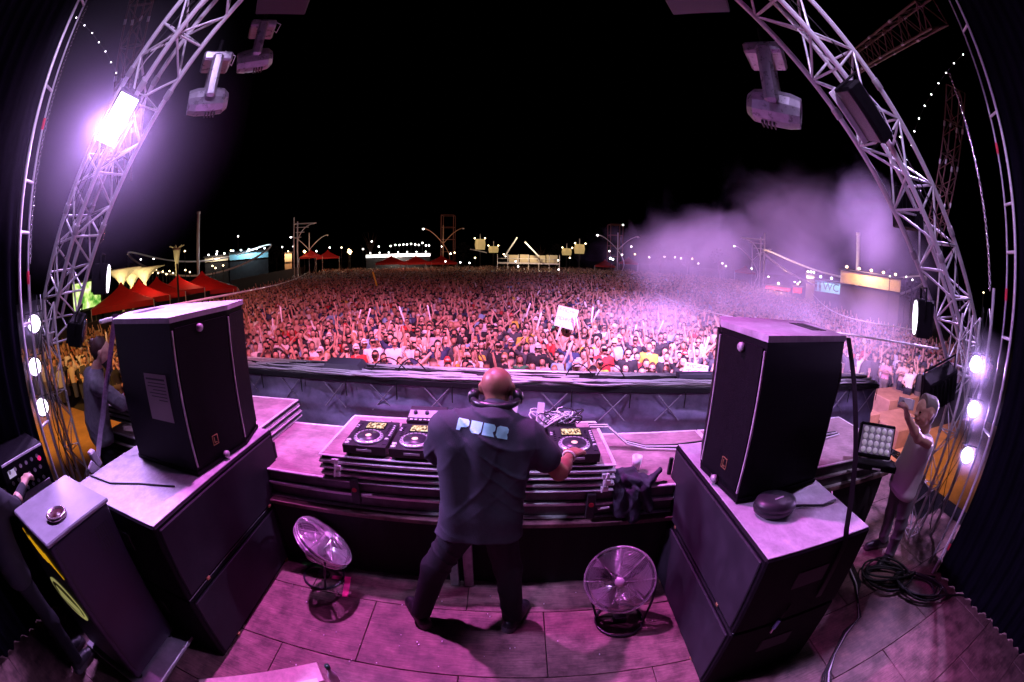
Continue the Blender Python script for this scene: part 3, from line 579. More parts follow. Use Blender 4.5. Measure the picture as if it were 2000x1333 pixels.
for i in range(4):
    for j in range(5): rod("knob", (-.40 + i * .08, 2.62 + j * .04, TZ + .105), (-.40 + i * .08, 2.62 + j * .04, TZ + .122), .010, btn if j % 2 else jogd, t, 10)
    b = MB(); b.box((-.405 + i * .08, 2.52, TZ + .105), (-.395 + i * .08, 2.59, TZ + .115)); b.build("fader", btn, t)
t = thing("effects_unit", "small silver effects mixer with three black knobs behind the players", "mixer", (-.66, 3.05, TZ))
b = MB(); R = Matrix.Rotation(.25, 3, 'X'); b.obox((-.64, 3.02, TZ + .10), (.30, .2, .06), R, .006); b.build("body", pl_b, t)
b = MB(); b.obox((-.64, 2.995, TZ + .128), (.28, .10, .008), R, .002); b.build("face_plate", jogm, t)
for i in range(3):
    m4 = frame_to((-.73 + i * .09, 3.0, TZ + .132), (0, -.25, 1)); b = MB(); b.lathe([(.001, 0), (.018, 0), (.015, .02), (.001, .021)], m4, 14); b.build("knob", jogd, t)
for i in range(7): ubox("button", (-.75 + i * .035, 2.925, TZ + .11), (.02, .012, .006), btn, t, R)
b = MB(); b.box((-.76, 2.98, TZ), (-.52, 3.12, TZ + .055)); b.build("stand", pl_b, t)
t = thing("patch_box", "dark connection box with tangled leads behind the right-hand player", "box", (.36, 2.98, TZ))
b = MB(); b.box((.18, 2.92, TZ), (.50, 3.1, TZ + .06), .006); b.build("body", pl_b, t)
for i in range(16):
    a = random.random() * 6.28; x0, y0 = .2 + random.random() * .3, 2.92 + random.random() * .16; r_ = .05 + random.random() * .06
    pts = [(x0 + r_ * math.cos(a + q * .5) * (1 + .1 * q / 5), y0 + .5 * r_ * math.sin(a + q * .5), TZ + .07 + .09 * abs(math.sin(q * .32 + a)) + .01 * q / 5) for q in range(12)]
    b = MB(); b.tube(pts, .005, 6); b.build("lead", whitec if i % 3 else rubber, t)
for i, (x, lx) in enumerate(((.02, .05), (.22, .055))):
    b = MB(); b.obox((x, 3.02, TZ + .13), (lx, .012, .2), Matrix.Rotation(-.5, 3, 'X') @ Matrix.Rotation(.12, 3, 'Y'), .002); o = b.build("stand_plate", mat("lilac_plate", (.55, .50, .58), .5)); tag(o, ["pale stand plate sticking up nearest the performer's neck", "pale stand plate sticking up beside the tangled leads"][i], "stand plate")
for i in range(7):
    x0 = -1.2 + i * .13; pts = [(x0 + .06 * q + .01 * math.sin(q * 2 + i), 2.93 + .03 * math.sin(q * .9 + i) + i * .012, TZ + .012 + .05 * max(0, math.sin(q * .55 + i))) for q in range(11)]
    b = MB(); b.tube(pts, .005, 6); tag(b.build("player_lead", whitec if i % 2 else rubber), ("white" if i % 2 else "black") + " lead lying behind the media players", "cable", "leads behind the media players")
b = MB(); b.box((-1.17, 2.95, TZ), (-1.02, 3.05, TZ + .03), .004); tag(b.build("adapter_box", white_m), "small pale adapter box at the back corner of the player table", "adapter")

# ------------------------------------------------------------------ floor fans
chrome = mat("chrome_wire", (.88, .86, .91), .2, .75); blade_m = mat("fan_blade", (.72, .70, .75), .25, .6)
def fan(c, axis, R_, label, foot, up=(0, 0, 1)):
    t = thing("floor_fan", label, "fan", (c[0], c[1], 0), "floor fans at the performer's feet"); c = V3(c); a = V3(axis).normalized(); m4 = frame_to(c, a, up)
    b = MB()
    def ring(r, z, w): b.tube([m4 @ V3((r * math.cos(q * math.pi / 20), r * math.sin(q * math.pi / 20), z)) for q in range(40)], w, 5, closed=True)
    for i in range(1, 26): ring(R_ * i / 26, .055 * (1 - (i / 26) ** 2), .0018)
    b.build("front_grille", chrome, t)
    b = MB()
    for i in range(1, 20): ring(R_ * i / 20 if i < 19 else R_ * .985, -.03 - .10 * (1 - (i / 20) ** 4), .0018)
    b.build("rear_grille", chrome, t)
    b = MB(); ring(R_, .0, .006); ring(R_, -.03, .006); ring(R_ * .99, -.055, .004); b.build("rim", chrome, t)
    b = MB(); b.lathe([(R_ * .985, -.05), (R_ * .995, -.05), (R_ * .995, 0), (R_ * .985, 0)], m4, 40); b.f = b.f[:-2]; b.m = b.m[:-2]; b.sm = b.sm[:-2]; b.build("drum", chrome, t)
    for i in range(8):
        aa = i * math.pi / 4 + .2
        for (s, z0, z1) in ((1, .062, .004), (-1, -.135, -.03)): rod("grille_spoke", m4 @ V3((.03 * math.cos(aa), .03 * math.sin(aa), z0)), m4 @ V3((R_ * math.cos(aa), R_ * math.sin(aa), z1)), .0028, chrome, t, 6)
    b = MB(); b.lathe([(.001, .05), (.034, .05), (.034, .064), (.028, .072), (.001, .073)], m4, 20); b.build("hub_cap", mat("fan_cap", (.72, .70, .75), .35, .4), t)
    b = MB(); b.lathe([(.001, -.2), (.055, -.2), (.065, -.17), (.065, -.08), (.03, -.06), (.03, .045), (.001, .046)], m4, 20); b.build("motor", alud, t)
    for i in range(3):
        b = MB(); n = 9; v = []; f = []
        for q in range(n):
            rr = .045 + (R_ * .9 - .045) * q / (n - 1); wd_ = (.42 + .45 * q / n)
            for s in range(5):
                aa = i * 2 * math.pi / 3 + wd_ * (s / 4 - .5) * 1.5 + .15 * q / n; v.append(m4 @ V3((rr * math.cos(aa), rr * math.sin(aa), -.03 + .05 * (s / 4 - .5))))
        for q in range(n - 1):
            for s in range(4): f.append((q * 5 + s, q * 5 + s + 1, q * 5 + 6 + s, q * 5 + 5 + s))
        b.add(v, f, 0, True); b.build("blade", blade_m, t)
    fc = V3((foot[0], foot[1], 0)); xx = m4.to_3x3().col[0]; xx = V3((xx.x, xx.y, 0)).normalized()
    b = MB()
    for s in (-1, 1):
        p = c + m4.to_3x3().col[0] * s * R_ * 1.02 - a * .02
        b.tube([p, p * .6 + (fc + xx * s * .2) * .4 + V3((0, 0, .02)), fc + xx * s * .17 + V3((0, 0, .012))], .009, 8)
    b.tube([fc + V3((.17 * math.cos(q * math.pi / 16), .17 * math.sin(q * math.pi / 16), .012)) for q in range(32)], .010, 8, closed=True); b.build("stand", mat("fan_stand", (.05, .045, .055), .35, .6), t)
    b = MB(); b.box(fc + V3((-.05, -.03, .0)), fc + V3((.05, .03, .05)), .008); b.build("switch_box", rubber, t)
    return t
fan((-1.31, 2.20, .49), (.62, .28, .72), .235, "chrome floor fan tilted up, seen from the side, over coloured tape", (-1.47, 2.3))
fan((.73, 2.02, .40), (-.30, -.78, .52), .24, "chrome floor fan facing the camera beside the subwoofers", (.78, 1.98))
# ------------------------------------------------------------------ trusses
def truss(name, a, b_, w, label, tri=False, rung=.36, r=.028, br=.013, m=None, up=(0, 1, 0), group="roof and tower trusses", parts=True):
    a, b_ = V3(a), V3(b_); d = (b_ - a).normalized(); n1 = V3(up).cross(d).normalized(); n2 = d.cross(n1); L = (b_ - a).length; m = m or truss_m
    t = thing(name, label, "truss", tuple(a), group); h = w / 2
    offs = [n1 * h + n2 * h, n1 * -h + n2 * h, n1 * -h - n2 * h, n1 * h - n2 * h] if not tri else [n1 * h - n2 * h * .6, n1 * -h - n2 * h * .6, n2 * h * 1.1]
    for o in offs: rod("chord", a + o, b_ + o, r, m, t, 10)
    k = max(2, round(L / rung)); nn = len(offs)
    for i in range(k):
        p0 = a + d * (L * i / k); p1 = a + d * (L * (i + 1) / k)
        for j in range(nn):
            o0, o1 = offs[j], offs[(j + 1) % nn]
            rod("brace", p0 + (o0 if (i + j) % 2 else o1), p1 + (o1 if (i + j) % 2 else o0), br, m, t, 6)
            if i % 2 == 0: rod("strut", p0 + o0, p0 + o1, br, m, t, 6)
    for s in (.25, .5, .75):
        for o in offs:
            p = a + d * L * s + o; rod("coupler", p - d * .05, p + d * .05, r * 1.35, alud, t, 10)
    return t
truss("roof_truss", (-5.35, 2.5, 1.95), (-1.35, 2.5, 6.55), .40, "raked square roof truss carrying the glaring strobe")
truss("roof_truss", (5.25, 2.5, 1.82), (.55, 2.5, 6.24), .40, "raked square roof truss above the man with the phone")
truss("tower_truss", (-4.48, 1.97, -1.5), (-4.48, 1.97, 2.3), .22, "slim upright tower truss next to the three round lamps", True, .3, .016, .007, None, (0, 1, 0))
truss("tower_truss", (4.22, 2.0, 0), (4.30, 2.0, 2.3), .24, "slim upright tower truss behind the man with the phone", True, .3, .016, .007, None, (0, 1, 0))
dark_tr = mat("far_truss", (.10, .05, .045), .5, .5)
truss("back_truss", (-5.6, 3.2, 7.6), (-7.4, 5.2, 4.3), .35, "distant truss leg glinting orange behind the strobe", False, .4, .02, .012, dark_tr)
truss("back_truss", (5.2, 2.3, 6.2), (7.4, 6.4, 7.4), .4, "distant dark red truss under the high curtain edge", False, .4, .02, .012, dark_tr)
truss("back_truss", (7.5, 3.4, 6.2), (8.2, 5.0, 3.6), .32, "distant truss leg glinting orange under the string of bulbs", False, .34, .018, .011, dark_tr)
def chain(p0, p1, label):
    p0, p1 = V3(p0), V3(p1); L = (p1 - p0).length; n = int(L / .05); d = (p1 - p0).normalized(); b = MB()
    for i in range(n):
        c = p0 + d * (i + .5) * L / n; s1 = d.orthogonal().normalized() if i % 2 else d.cross(d.orthogonal()).normalized()
        b.tube([c + d * .034 * math.cos(q * math.pi / 5) + s1 * .017 * math.sin(q * math.pi / 5) for q in range(10)], .006, 4, closed=True)
    return tag(b.build("hoist_chain", chrome), label, "chain")
chain((-5.0, 2.0, 5.9), (-4.95, 1.95, 2.75), "steel hoist chain hanging beside the curtain near the strobe")
chain((5.1, 2.35, 5.2), (5.1, 2.1, 2.6), "steel hoist chain hanging beside the curtain over the man with the phone")

# ------------------------------------------------------------------ side curtains
for s, x0, ye in ((-1, -3.62, 1.30), (1, 3.92, 1.30)):
    t = thing("side_curtain", ["pleated black curtain beside the amplifier rack", "pleated black curtain behind the coiled cables"][s > 0], "curtain", (x0, ye, 0))
    nx, nz = 130, 8; v = []
    for j in range(nz + 1):
        z = .01 + 8.0 * j / nz
        for i in range(nx + 1):
            u = i / nx; y = ye - .03 - u * 3.6; v.append((x0 + s * (.05 + .25 * u + .035 * math.sin(i * 1.25) + .02 * math.sin(i * .41 + z)), y, z))
    b = MB(); b.add(v, [(j * (nx + 1) + i, j * (nx + 1) + i + 1, (j + 1) * (nx + 1) + i + 1, (j + 1) * (nx + 1) + i) for j in range(nz) for i in range(nx)], 0, True); b.build("drape", curt, t)
    rod("edge_pole", (x0, ye, 0.003), (x0, ye, 8.0), .017, alu, t, 10)
    rod("rear_pole", (x0 + s * .10, ye + .14, 0.003), (x0 + s * .10, ye + .14, 8.0), .012, alud, t, 8)
    for z in (1.4, 2.2, 2.9, 3.3, 4.1, 5.0): rod("clamp", (x0, ye, z), (x0 + s * .1, ye + .14, z), .014, alu, t, 6)
    for z, m_ in ((2.5, red_m), (3.75, red_m)): rod("tape_band", (x0 + s * .1, ye + .14, z), (x0 + s * .1, ye + .14, z + .10), .0165, m_, t, 8)

# ------------------------------------------------------------------ lamps
GLOW = {}
def glow(name, col, st): return mat(name, (.8, .8, .8), .4, emit=col, estr=st)
parg = glow("par_lens", (.92, .80, 1.0), 5)
def par_can(loc, aim, label, power=35, col=(.62, .34, 1.0)):
    t = thing("par_lamp", label, "lamp", tuple(loc), "round lamps on the side towers"); d = (V3(aim) - V3(loc)).normalized(); m4 = frame_to(loc, d)
    b = MB(); b.lathe([(.001, -.16), (.05, -.16), (.085, -.1), (.095, 0), (.095, .03), (.088, .03), (.085, .006), (.001, .006)], m4, 24); b.build("can", black, t)
    b = MB(); b.lathe([(.001, .008), (.08, .008), (.078, .014), (.05, .022), (.001, .026)], m4, 24); b.build("lens", parg, t)
    xx = m4.to_3x3().col[0]; L = V3(loc); b = MB(); b.tube([L + xx * .1, L + xx * .11 + V3((0, 0, .1)), L - xx * .11 + V3((0, 0, .1)), L - xx * .1], .007, 6); b.build("yoke", black, t)
    lamp("light", 'SPOT', L + d * .06, aim, power, col, .06, 75, .6, parent=t)
par_can((-4.30, 1.71, 2.15), (-.6, -.4, 2.1), "top of the three glowing round lamps beside the slim tower")
par_can((-4.30, 1.64, 1.77), (-.6, -.4, 2.1), "middle of the three glowing round lamps beside the slim tower")
par_can((-4.30, 1.63, 1.39), (-.6, -.4, 2.1), "lowest of the three glowing round lamps beside the slim tower")
par_can((4.36, 1.88, 1.86), (.8, -.4, 2.0), "top glowing round lamp above the man with the phone", 170)
par_can((4.34, 1.77, 1.45), (.8, -.4, 2.0), "middle glowing round lamp behind the man with the phone", 170)
par_can((4.32, 1.67, 1.02), (.8, -.4, 2.0), "lowest glowing round lamp near the red coupling", 120)
rod("lamp_pole", (-4.42, 1.72, 0), (-4.42, 1.72, 2.6), .022, alud); tag(bpy.data.objects["lamp_pole"], "upright pole holding the three round lamps by the rack", "pole")
o = rod("lamp_pole", (4.46, 1.78, 0), (4.46, 1.78, 2.6), .022, alud); tag(o, "upright pole holding the round lamps behind the man with the phone", "pole")
def strobe(loc, along_, face, L, W, label, lit, power=0, col=(1, 1, 1)):
    t = thing("strobe_light", label, "strobe", tuple(loc)); al = V3(along_).normalized(); n = V3(face); n = (n - al * n.dot(al)).normalized(); s = n.cross(al); R = Matrix((al, s, n)).transposed()
    b = MB(); b.obox(V3(loc) - n * .08, (L, W, .16), R, .02); b.build("housing", black, t)
    b = MB(); b.obox(V3(loc) + n * .004, (L * .92, W * .82, .012), R, .003); b.build("lens", glow("strobe_lens", (.93, .82, 1.0), 9) if lit else blackg, t)
    b = MB(); b.obox(V3(loc) + s * (W / 2 + .012), (L * 1.0, .012, .10), R, .003); b.build("side_flange", alu, t)
    for sg in (-1, 1): b = MB(); b.obox(V3(loc) - n * .1 + al * sg * (L / 2 + .015), (.012, .05, .3), R, .003); b.build("yoke_arm", black, t)
    if lit: lamp("light", 'AREA', V3(loc) + n * .03, V3(loc) + n, power, col, L * .9, 120, size_y=W * .8, parent=t)
    return t
strobe((-3.42, 2.22, 3.84), (1.0, 0, 1.12), (.85, -.60, -.60), .52, .27, "glaring white strobe light on the raked truss", True, 190, (.64, .34, 1.0))
strobe((2.62, 2.28, 3.72), (-1.0, 0, .94), (-.85, .45, -.6), .52, .30, "unlit black strobe light on the truss over the man with the phone", False)
def flood(loc, face, size, label, lit=True, power=40, col=(.8, .6, 1.0), st=22, up=(0, 0, 1)):
    t = thing("flood_light", label, "floodlight", tuple(loc)); m4 = frame_to(loc, face, up); R = m4.to_3x3(); n = R.col[2]; w, h, d = size; L = V3(loc)
    b = MB(); b.obox(L - n * d / 2, (w, h, d), R, .012); b.build("housing", black, t)
    for i in range(7): b = MB(); b.obox(L - n * (d + .012) + R.col[0] * (w * (i / 6 - .5) * .85), (.006, h * .85, .026), R); b.build("cooling_fin", black, t)
    m4b = frame_to(L + n * .002, face, up) @ Matrix.Diagonal((w / h, 1, 1, 1)); b = MB(); b.lathe([(.001, 0), (h * .46, 0), (h * .45, .012), (h * .25, .022), (.001, .026)], m4b, 24); b.build("lens", glow("flood_lens", (.92, .84, 1.0), 3) if lit else mat("dark_lens", (.05, .05, .07), .15), t)
    b = MB(); b.tube([L + R.col[0] * (w / 2 + .02) - n * d / 2, L + R.col[0] * (w / 2 + .02) - n * d / 2 + R.col[1] * (h * .8), L - R.col[0] * (w / 2 + .02) - n * d / 2 + R.col[1] * (h * .8), L - R.col[0] * (w / 2 + .02) - n * d / 2], .012, 6); b.build("yoke", black, t)
    if lit: lamp("light", 'SPOT', L + n * .06, L + n * 3, power, col, .08, 100, .6, parent=t)
    return t
flood((-3.92, 2.6, 2.43), (.64, .76, -.12), (.30, .30, .16), "lit floodlight on the raked truss in front of the red tents", True, 60)
flood((3.62, 2.4, 2.18), (-.70, .70, -.05), (.26, .34, .16), "lit floodlight on the raked truss in front of the beige wall", True, 60)
flood((4.02, 2.25, 1.60), (.25, .93, .28), (.42, .36, .2), "square black floodlight with its back to the camera above the phone", False, up=(-.4, .2, 1))
flood((-4.35, 2.45, 1.95), (.6, .7, -.25), (.36, .26, .18), "dark floodlight hanging by the head of the bearded technician", False, up=(.3, 0, 1))
flood((-4.7, 3.05, 3.0), (.5, .8, -.3), (.3, .3, .2), "dark blue floodlight hanging behind the raked truss", False)
flood((4.05, 2.9, 3.25), (.55, .8, -.02), (.36, .42, .2), "floodlight behind the raked truss shining into the smoke", True, 1000, (.66, .45, 1.0), 8)
mhm = mat("moving_head_grey", (.30, .29, .33), .3, .4, var=.2, scale=12)
def moving_head(top, drop, yaw, tilt, sc, label):
    t = thing("moving_head", label, "stage light", tuple(top), "moving heads hanging from the roof trusses"); T = V3(top); Rz = Matrix.Rotation(yaw, 3, 'Z')
    b = MB(); b.obox(T, (.34 * sc, .30 * sc, .10 * sc), Rz, .02 * sc); b.build("base", mhm, t)
    hc = T + V3((0, 0, -drop * sc))
    for s in (-1, 1):
        b = MB(); b.obox((T + hc) / 2 + Rz @ V3((s * .17 * sc, 0, 0)), (.06 * sc, .11 * sc, drop * sc * 1.08), Rz, .025 * sc); b.build("yoke_arm", mhm, t)
    Rt = Rz @ Matrix.Rotation(tilt, 3, 'X'); m4 = Rt.to_4x4(); m4.translation = hc
    b = MB(); b.lathe([(.001, -.2 * sc), (.08 * sc, -.2 * sc), (.125 * sc, -.15 * sc), (.14 * sc, -.02 * sc), (.135 * sc, .12 * sc), (.115 * sc, .2 * sc), (.1 * sc, .2 * sc), (.095 * sc, .17 * sc), (.001, .165 * sc)], m4, 12, smooth=False); h = b.build("head", mhm, t)
    b = MB(); b.lathe([(.001, .172 * sc), (.09 * sc, .172 * sc), (.06 * sc, .19 * sc), (.001, .2 * sc)], m4, 16); b.build("lens", blackg, h)
    for i in range(4): b = MB(); b.obox(hc + Rt @ V3((.0, -.135 * sc, (-.08 + i * .03) * sc)), (.12 * sc, .02 * sc, .012 * sc), Rt); b.build("vent_slot", rubber, h)
    for s in (-1, 1): rod("clamp", T + Rz @ V3((s * .1 * sc, 0, .05 * sc)), T + Rz @ V3((s * .1 * sc, 0, .2 * sc)), .02 * sc, black, t)
    b = MB(); b.tube([T + V3((.1, 0, .1)), T + V3((.22, .05, .02)), T + V3((.15, .1, -.05)), T + V3((-.05, .1, .16))], .006, 6); b.build("power_lead", whitec, t)
    return t
moving_head((-2.86, 3.0, 4.46), .42, -.75, 1.62, 1.05, "grey moving head lamp hanging nearest under the strobe truss")
moving_head((-2.72, 3.5, 5.05), .42, -.9, 1.75, 1.0, "grey moving head lamp behind another, close to the black box")
moving_head((2.22, 3.0, 4.40), .44, .85, 1.75, 1.25, "grey moving head lamp hanging alone from the truss opposite the strobe")
for i, (p, rz) in enumerate((((-2.02, 2.8, 4.98), .6), ((1.35, 2.6, 4.72), -.6))):
    t = thing("roof_box", ["black box with screw heads near the two moving heads", "black box corner near the lone moving head, at the picture top"][i], "box", p); b = MB(); R = Matrix.Rotation(rz, 3, 'Z'); b.obox(p, (.5, .5, .36), R, .01); b.build("shell", mat("roof_box_paint", (.03, .028, .035), .5), t)
    for u in (-.18, 0, .18):
        for w in (-.12, .12): o = rod("screw", V3(p) + R @ V3((u, -.25, w)), V3(p) + R @ V3((u, -.258, w)), .008, alu, t)
# cables dressed along the trusses
for i in range(8):
    s = -1 if i < 5 else 1; a = V3((-5.2, 2.35, 2.15)) if s < 0 else V3((5.1, 2.35, 2.0)); e = V3((-2.4, 2.4, 5.3)) if s < 0 else V3((1.6, 2.4, 5.2))
    pts = []
    for q in range(26): u = q / 25; p = a.lerp(e, u) + V3((.05 * math.sin(q * .9 + i), .10 * math.sin(q * .5 + i * 2), -.12 * abs(math.sin(u * math.pi * 4 + i)) + .05 * (i % 5))); pts.append(p)
    b = MB(); b.tube(pts, .007, 5); tag(b.build("truss_cable", whitec if i % 4 == 1 else rubber), "cable tied along the raked truss " + ("with the strobe" if s < 0 else "over the man with the phone"), "cable", "cables tied along the raked trusses")
for i in range(7):
    s = -1 if i < 4 else 1; x = (-4.5 if s < 0 else 4.42) + .03 * (i % 5); pts = [(x + .05 * math.sin(q * .8 + i), 1.85 + .06 * math.cos(q * .6 + i * 2), 2.4 - q * .13) for q in range(19)]
    b = MB(); b.tube(pts, .006, 5); tag(b.build("tower_cable", rubber if i % 4 else whitec), "cable hanging down the slim tower " + ("by the technician" if s < 0 else "by the man with the phone"), "cable", "cables hanging on the towers")
rc = thing("red_coupling", "red-faced cable coupling on the floor by the curtain", "coupling", (4.2, 1.35, .2)); rod("body", (4.26, 1.36, .2), (4.16, 1.34, .2), .045, rubber, rc, 14); rod("face", (4.16, 1.34, .2), (4.15, 1.338, .2), .038, red_m, rc, 14); rod("stalk", (4.24, 1.36, 0), (4.22, 1.36, .2), .012, rubber, rc)
# bulbs on wires under the roof
bulb = glow("bulb", (1.0, .93, .95), 9); wire = mat("wire", (.03, .03, .03), .6)
def string(pxs, D, label, r=.011):
    t = thing("string_light", label, "string light", tuple(at(*pxs[0], D))); pts = [at(x, y, D) for x, y in pxs]
    b = MB(); b.tube(pts, .004, 4); b.build("wire", wire, t)
    for p in pts: b = MB(); b.lathe([(.001, -r), (r * .8, -r * .6), (r, 0), (r * .8, r * .6), (.001, r)], Matrix.Translation(p), 8); b.build("bulb", bulb, t)
string([(149, 35), (165, 50), (180, 65), (193, 83), (206, 101), (217, 122), (227, 143), (237, 166)], 6.5, "string of tiny white bulbs curving above the strobe")
string([(1881, 107), (1863, 124), (1848, 143), (1833, 163), (1819, 185), (1806, 207), (1795, 232), (1786, 257), (1780, 284)], 6.5, "longer string of tiny white bulbs over the orange-lit truss")
string([(1758, 268), (1772, 312), (1767, 303)], 6.5, "short stray string of three bulbs beside the longer string")

# ------------------------------------------------------------------ led panel lamp on the deck
t = thing("led_panel", "black LED floodlight with rows of round lenses on the deck", "floodlight", (3.2, 2.3, .882)); n = V3((-.55, -.72, .42)).normalized(); m4 = frame_to((3.24, 2.34, 1.07), n); R = m4.to_3x3(); c = V3((3.24, 2.34, 1.07))
b = MB(); b.obox(c - n * .045, (.40, .31, .085), R, .012); b.build("housing", black, t)
b = MB(); b.obox(c + n * .0, (.36, .25, .008), R); b.build("lens_plate", mat("lens_plate", (.35, .32, .4), .3), t)
for i in range(5):
    for j in range(4):
        b = MB(); b.lathe([(.001, 0), (.029, 0), (.025, .012), (.012, .018), (.001, .019)], frame_to(c + R @ V3(((i - 2) * .068, (j - 1.5) * .06, .005)), n), 12); b.build("lens", mat("led_lens", (.75, .70, .8), .2, emit=(.9, .8, 1), estr=.12), t)
b = MB(); b.obox(V3((3.13, 2.18, .915)), (.46, .13, .06), Matrix.Rotation(R.to_euler().z, 3, 'Z'), .008); f_ = b.build("base_bar", black, t)
b = MB(); b.obox(V3((3.05, 2.10, .925)), (.09, .004, .014), Matrix.Rotation(R.to_euler().z, 3, 'Z')); b.build("maker_plate", btn, f_)
for i in range(4): b = MB(); b.tube([(3.35, 2.42, .9), (3.45 + .02 * i, 2.3 + .05 * i, .95), (3.55, 2.2, .9 + .02 * i), (3.6 + .03 * i, 2.15, .75)], .009, 6); b.build("lead", rubber, t)
b = MB(); b.tube([(2.6, 2.2, .75), (2.7, 2.1, .45), (2.85, 2.0, .2), (2.95, 1.9, .02)], .006, 6); tag(b.build("hanging_lead", whitec), "white lead hanging from the deck beside the speaker strap", "cable")

# ------------------------------------------------------------------ left amplifier rack and sound desk
t = thing("amplifier_rack", "black equipment rack with silver trims beside the curtain", "rack", (-3.35, .92, 0))
b = MB(); b.box((-3.72, .62, .02), (-3.22, 1.12, 1.42), .01); b.build("case", black, t)
for z in (.5, .75, .95, 1.12): b = MB(); b.box((-3.222, .66, z), (-3.212, 1.08, z + .045), .003); b.build("silver_trim", alu, t)
for z in (1.19, 1.27, 1.35):
    for i in range(6): rod("knob", (-3.22, .70 + i * .065, z), (-3.205, .70 + i * .065, z), .014, alud, t, 10)
b = MB(); b.box((-3.218, .64, 1.405), (-3.205, 1.1, 1.42)); b.build("top_edge", alu, t)
b = MB(); b.box((-3.216, .68, 1.31), (-3.208, .76, 1.36)); b.build("meter", mat("meter", (.7, .68, .8), .3, emit=(.8, .75, 1), estr=.3), t)
rod("signal_lamp", (-3.216, 1.04, 1.33), (-3.2, 1.04, 1.33), .018, mat("red_lamp", (.5, .02, .1), .3, emit=(1, .02, .2), estr=.6), t, 12)
t = thing("sound_desk", "small mixing desk under the bearded technician's hands", "mixing desk", (-4.0, 2.85, 1.06))
b = MB(); b.obox((-3.95, 2.88, 1.11), (.8, .4, .07), Matrix.Rotation(.12, 3, 'X'), .01); b.build("body", mat("desk_grey", (.2, .19, .22), .5), t)
for i in range(10):
    ubox("fader", (-4.27 + i * .07, 2.78, 1.142), (.02, .03, .02), btn, t)
    for j in range(3): rod("knob", (-4.27 + i * .07, 2.88 + j * .05, 1.14), (-4.27 + i * .07, 2.88 + j * .05, 1.165), .010, btn if j else red_m, t, 8)
# ------------------------------------------------------------------ people on stage
skin_b = mat("skin_brown", (.30, .13, .085), .38, var=.12, scale=25, bump=.05, bscale=200); skin_l = mat("skin_light", (.55, .33, .25), .45, var=.12, scale=25, bump=.05, bscale=200)
hair_d = mat("hair_dark", (.018, .012, .010), .5, bump=.5, bscale=160); hair_g = mat("hair_grey", (.20, .18, .17), .55, bump=.5, bscale=160)
eye_m = mat("eye_dark", (.02, .015, .015), .2); lip_m = mat("lips", (.35, .12, .10), .5)
tee = mat("tee_black", (.034, .033, .048), .85, var=.15, scale=40, bump=.25, bscale=300); jeans = mat("trousers_dark", (.008, .008, .012), .85, var=.25, scale=30, bump=.2, bscale=200); shoe_m = mat("shoe_black", (.012, .012, .014), .45); sole_m = mat("shoe_sole", (.08, .07, .08), .6)
def head_prims(c, f, u, nb, tg=0, sc=1.0):
    c, f, u = V3(c), V3(f).normalized(), V3(u).normalized(); r = f.cross(u).normalized(); u = r.cross(f)
    def q(a, b, d): return tuple(c + (r * a + f * b + u * d) * sc)
    P = [(q(0, .0, .035), q(0, -.022, .03), .088 * sc, .088 * sc, tg), (q(0, .025, -.01), q(0, .03, .03), .074 * sc, .076 * sc, tg), (q(0, .045, -.065), q(0, .062, -.092), .052 * sc, .03 * sc, tg), (q(-.035, .03, -.06), q(.035, .03, -.06), .04 * sc, .04 * sc, tg),
         (q(0, .098, .0), q(0, .116, -.032), .010 * sc, .017 * sc, tg), (q(-.035, .082, .028), q(.035, .082, .028), .016 * sc, .016 * sc, tg), (q(0, -.02, -.05), tuple(V3(nb)), .058 * sc, .066 * sc, tg)]
    for s in (-1, 1): P += [(q(s * .092, -.006, .012), q(s * .09, .002, -.03), .017 * sc, .011 * sc, tg), (q(s * .03, .088, .004), q(s * .036, .086, .004), .010 * sc, .009 * sc, 1), (q(s * .045, .05, -.025), q(s * .04, .06, -.04), .03 * sc, .025 * sc, tg)]
    P.append((q(-.02, .097, -.066), q(.02, .097, -.066), .009 * sc, .009 * sc, 2))
    return P
def hand_prims(w, d, up, thumb, curl=.3, tg=0, sc=1.0):
    # palm, four fingers of unequal length in three joints, and a thumb leaving the side of the palm
    w, d = V3(w), V3(d).normalized(); n = V3(up); n = (n - d * n.dot(d)).normalized(); s = d.cross(n).normalized() * thumb; P = []
    for o in (-.026, 0, .026): P.append((tuple(w + d * .012 * sc + s * o * .7 * sc), tuple(w + d * .088 * sc + s * o * sc), .017 * sc, .0135 * sc, tg))
    for i, (o, L) in enumerate(((.034, .072), (.0115, .082), (-.0115, .077), (-.033, .060))):
        p = w + d * (.09 - abs(o) * .15) * sc + s * o * sc; dd = d + s * o * 3.2; ang = 0
        for k, fr in enumerate((.45, .32, .23)):
            ang += curl * (1.0, 1.2, .9)[k]; e = p + (dd * math.cos(ang) - n * math.sin(ang)).normalized() * L * fr * sc; P.append((tuple(p), tuple(e), (.0095 - .001 * k) * sc, (.0088 - .001 * k) * sc, tg)); p = e
    p = w + d * .026 * sc + s * .028 * sc; a = w + d * .062 * sc + s * .06 * sc - n * .008 * sc; b = w + d * .092 * sc + s * (.07 - .02 * curl) * sc - n * (.012 + .02 * curl) * sc
    P += [(tuple(p), tuple(a), .013 * sc, .0105 * sc, tg), (tuple(a), tuple(b), .0105 * sc, .0085 * sc, tg)]; return P
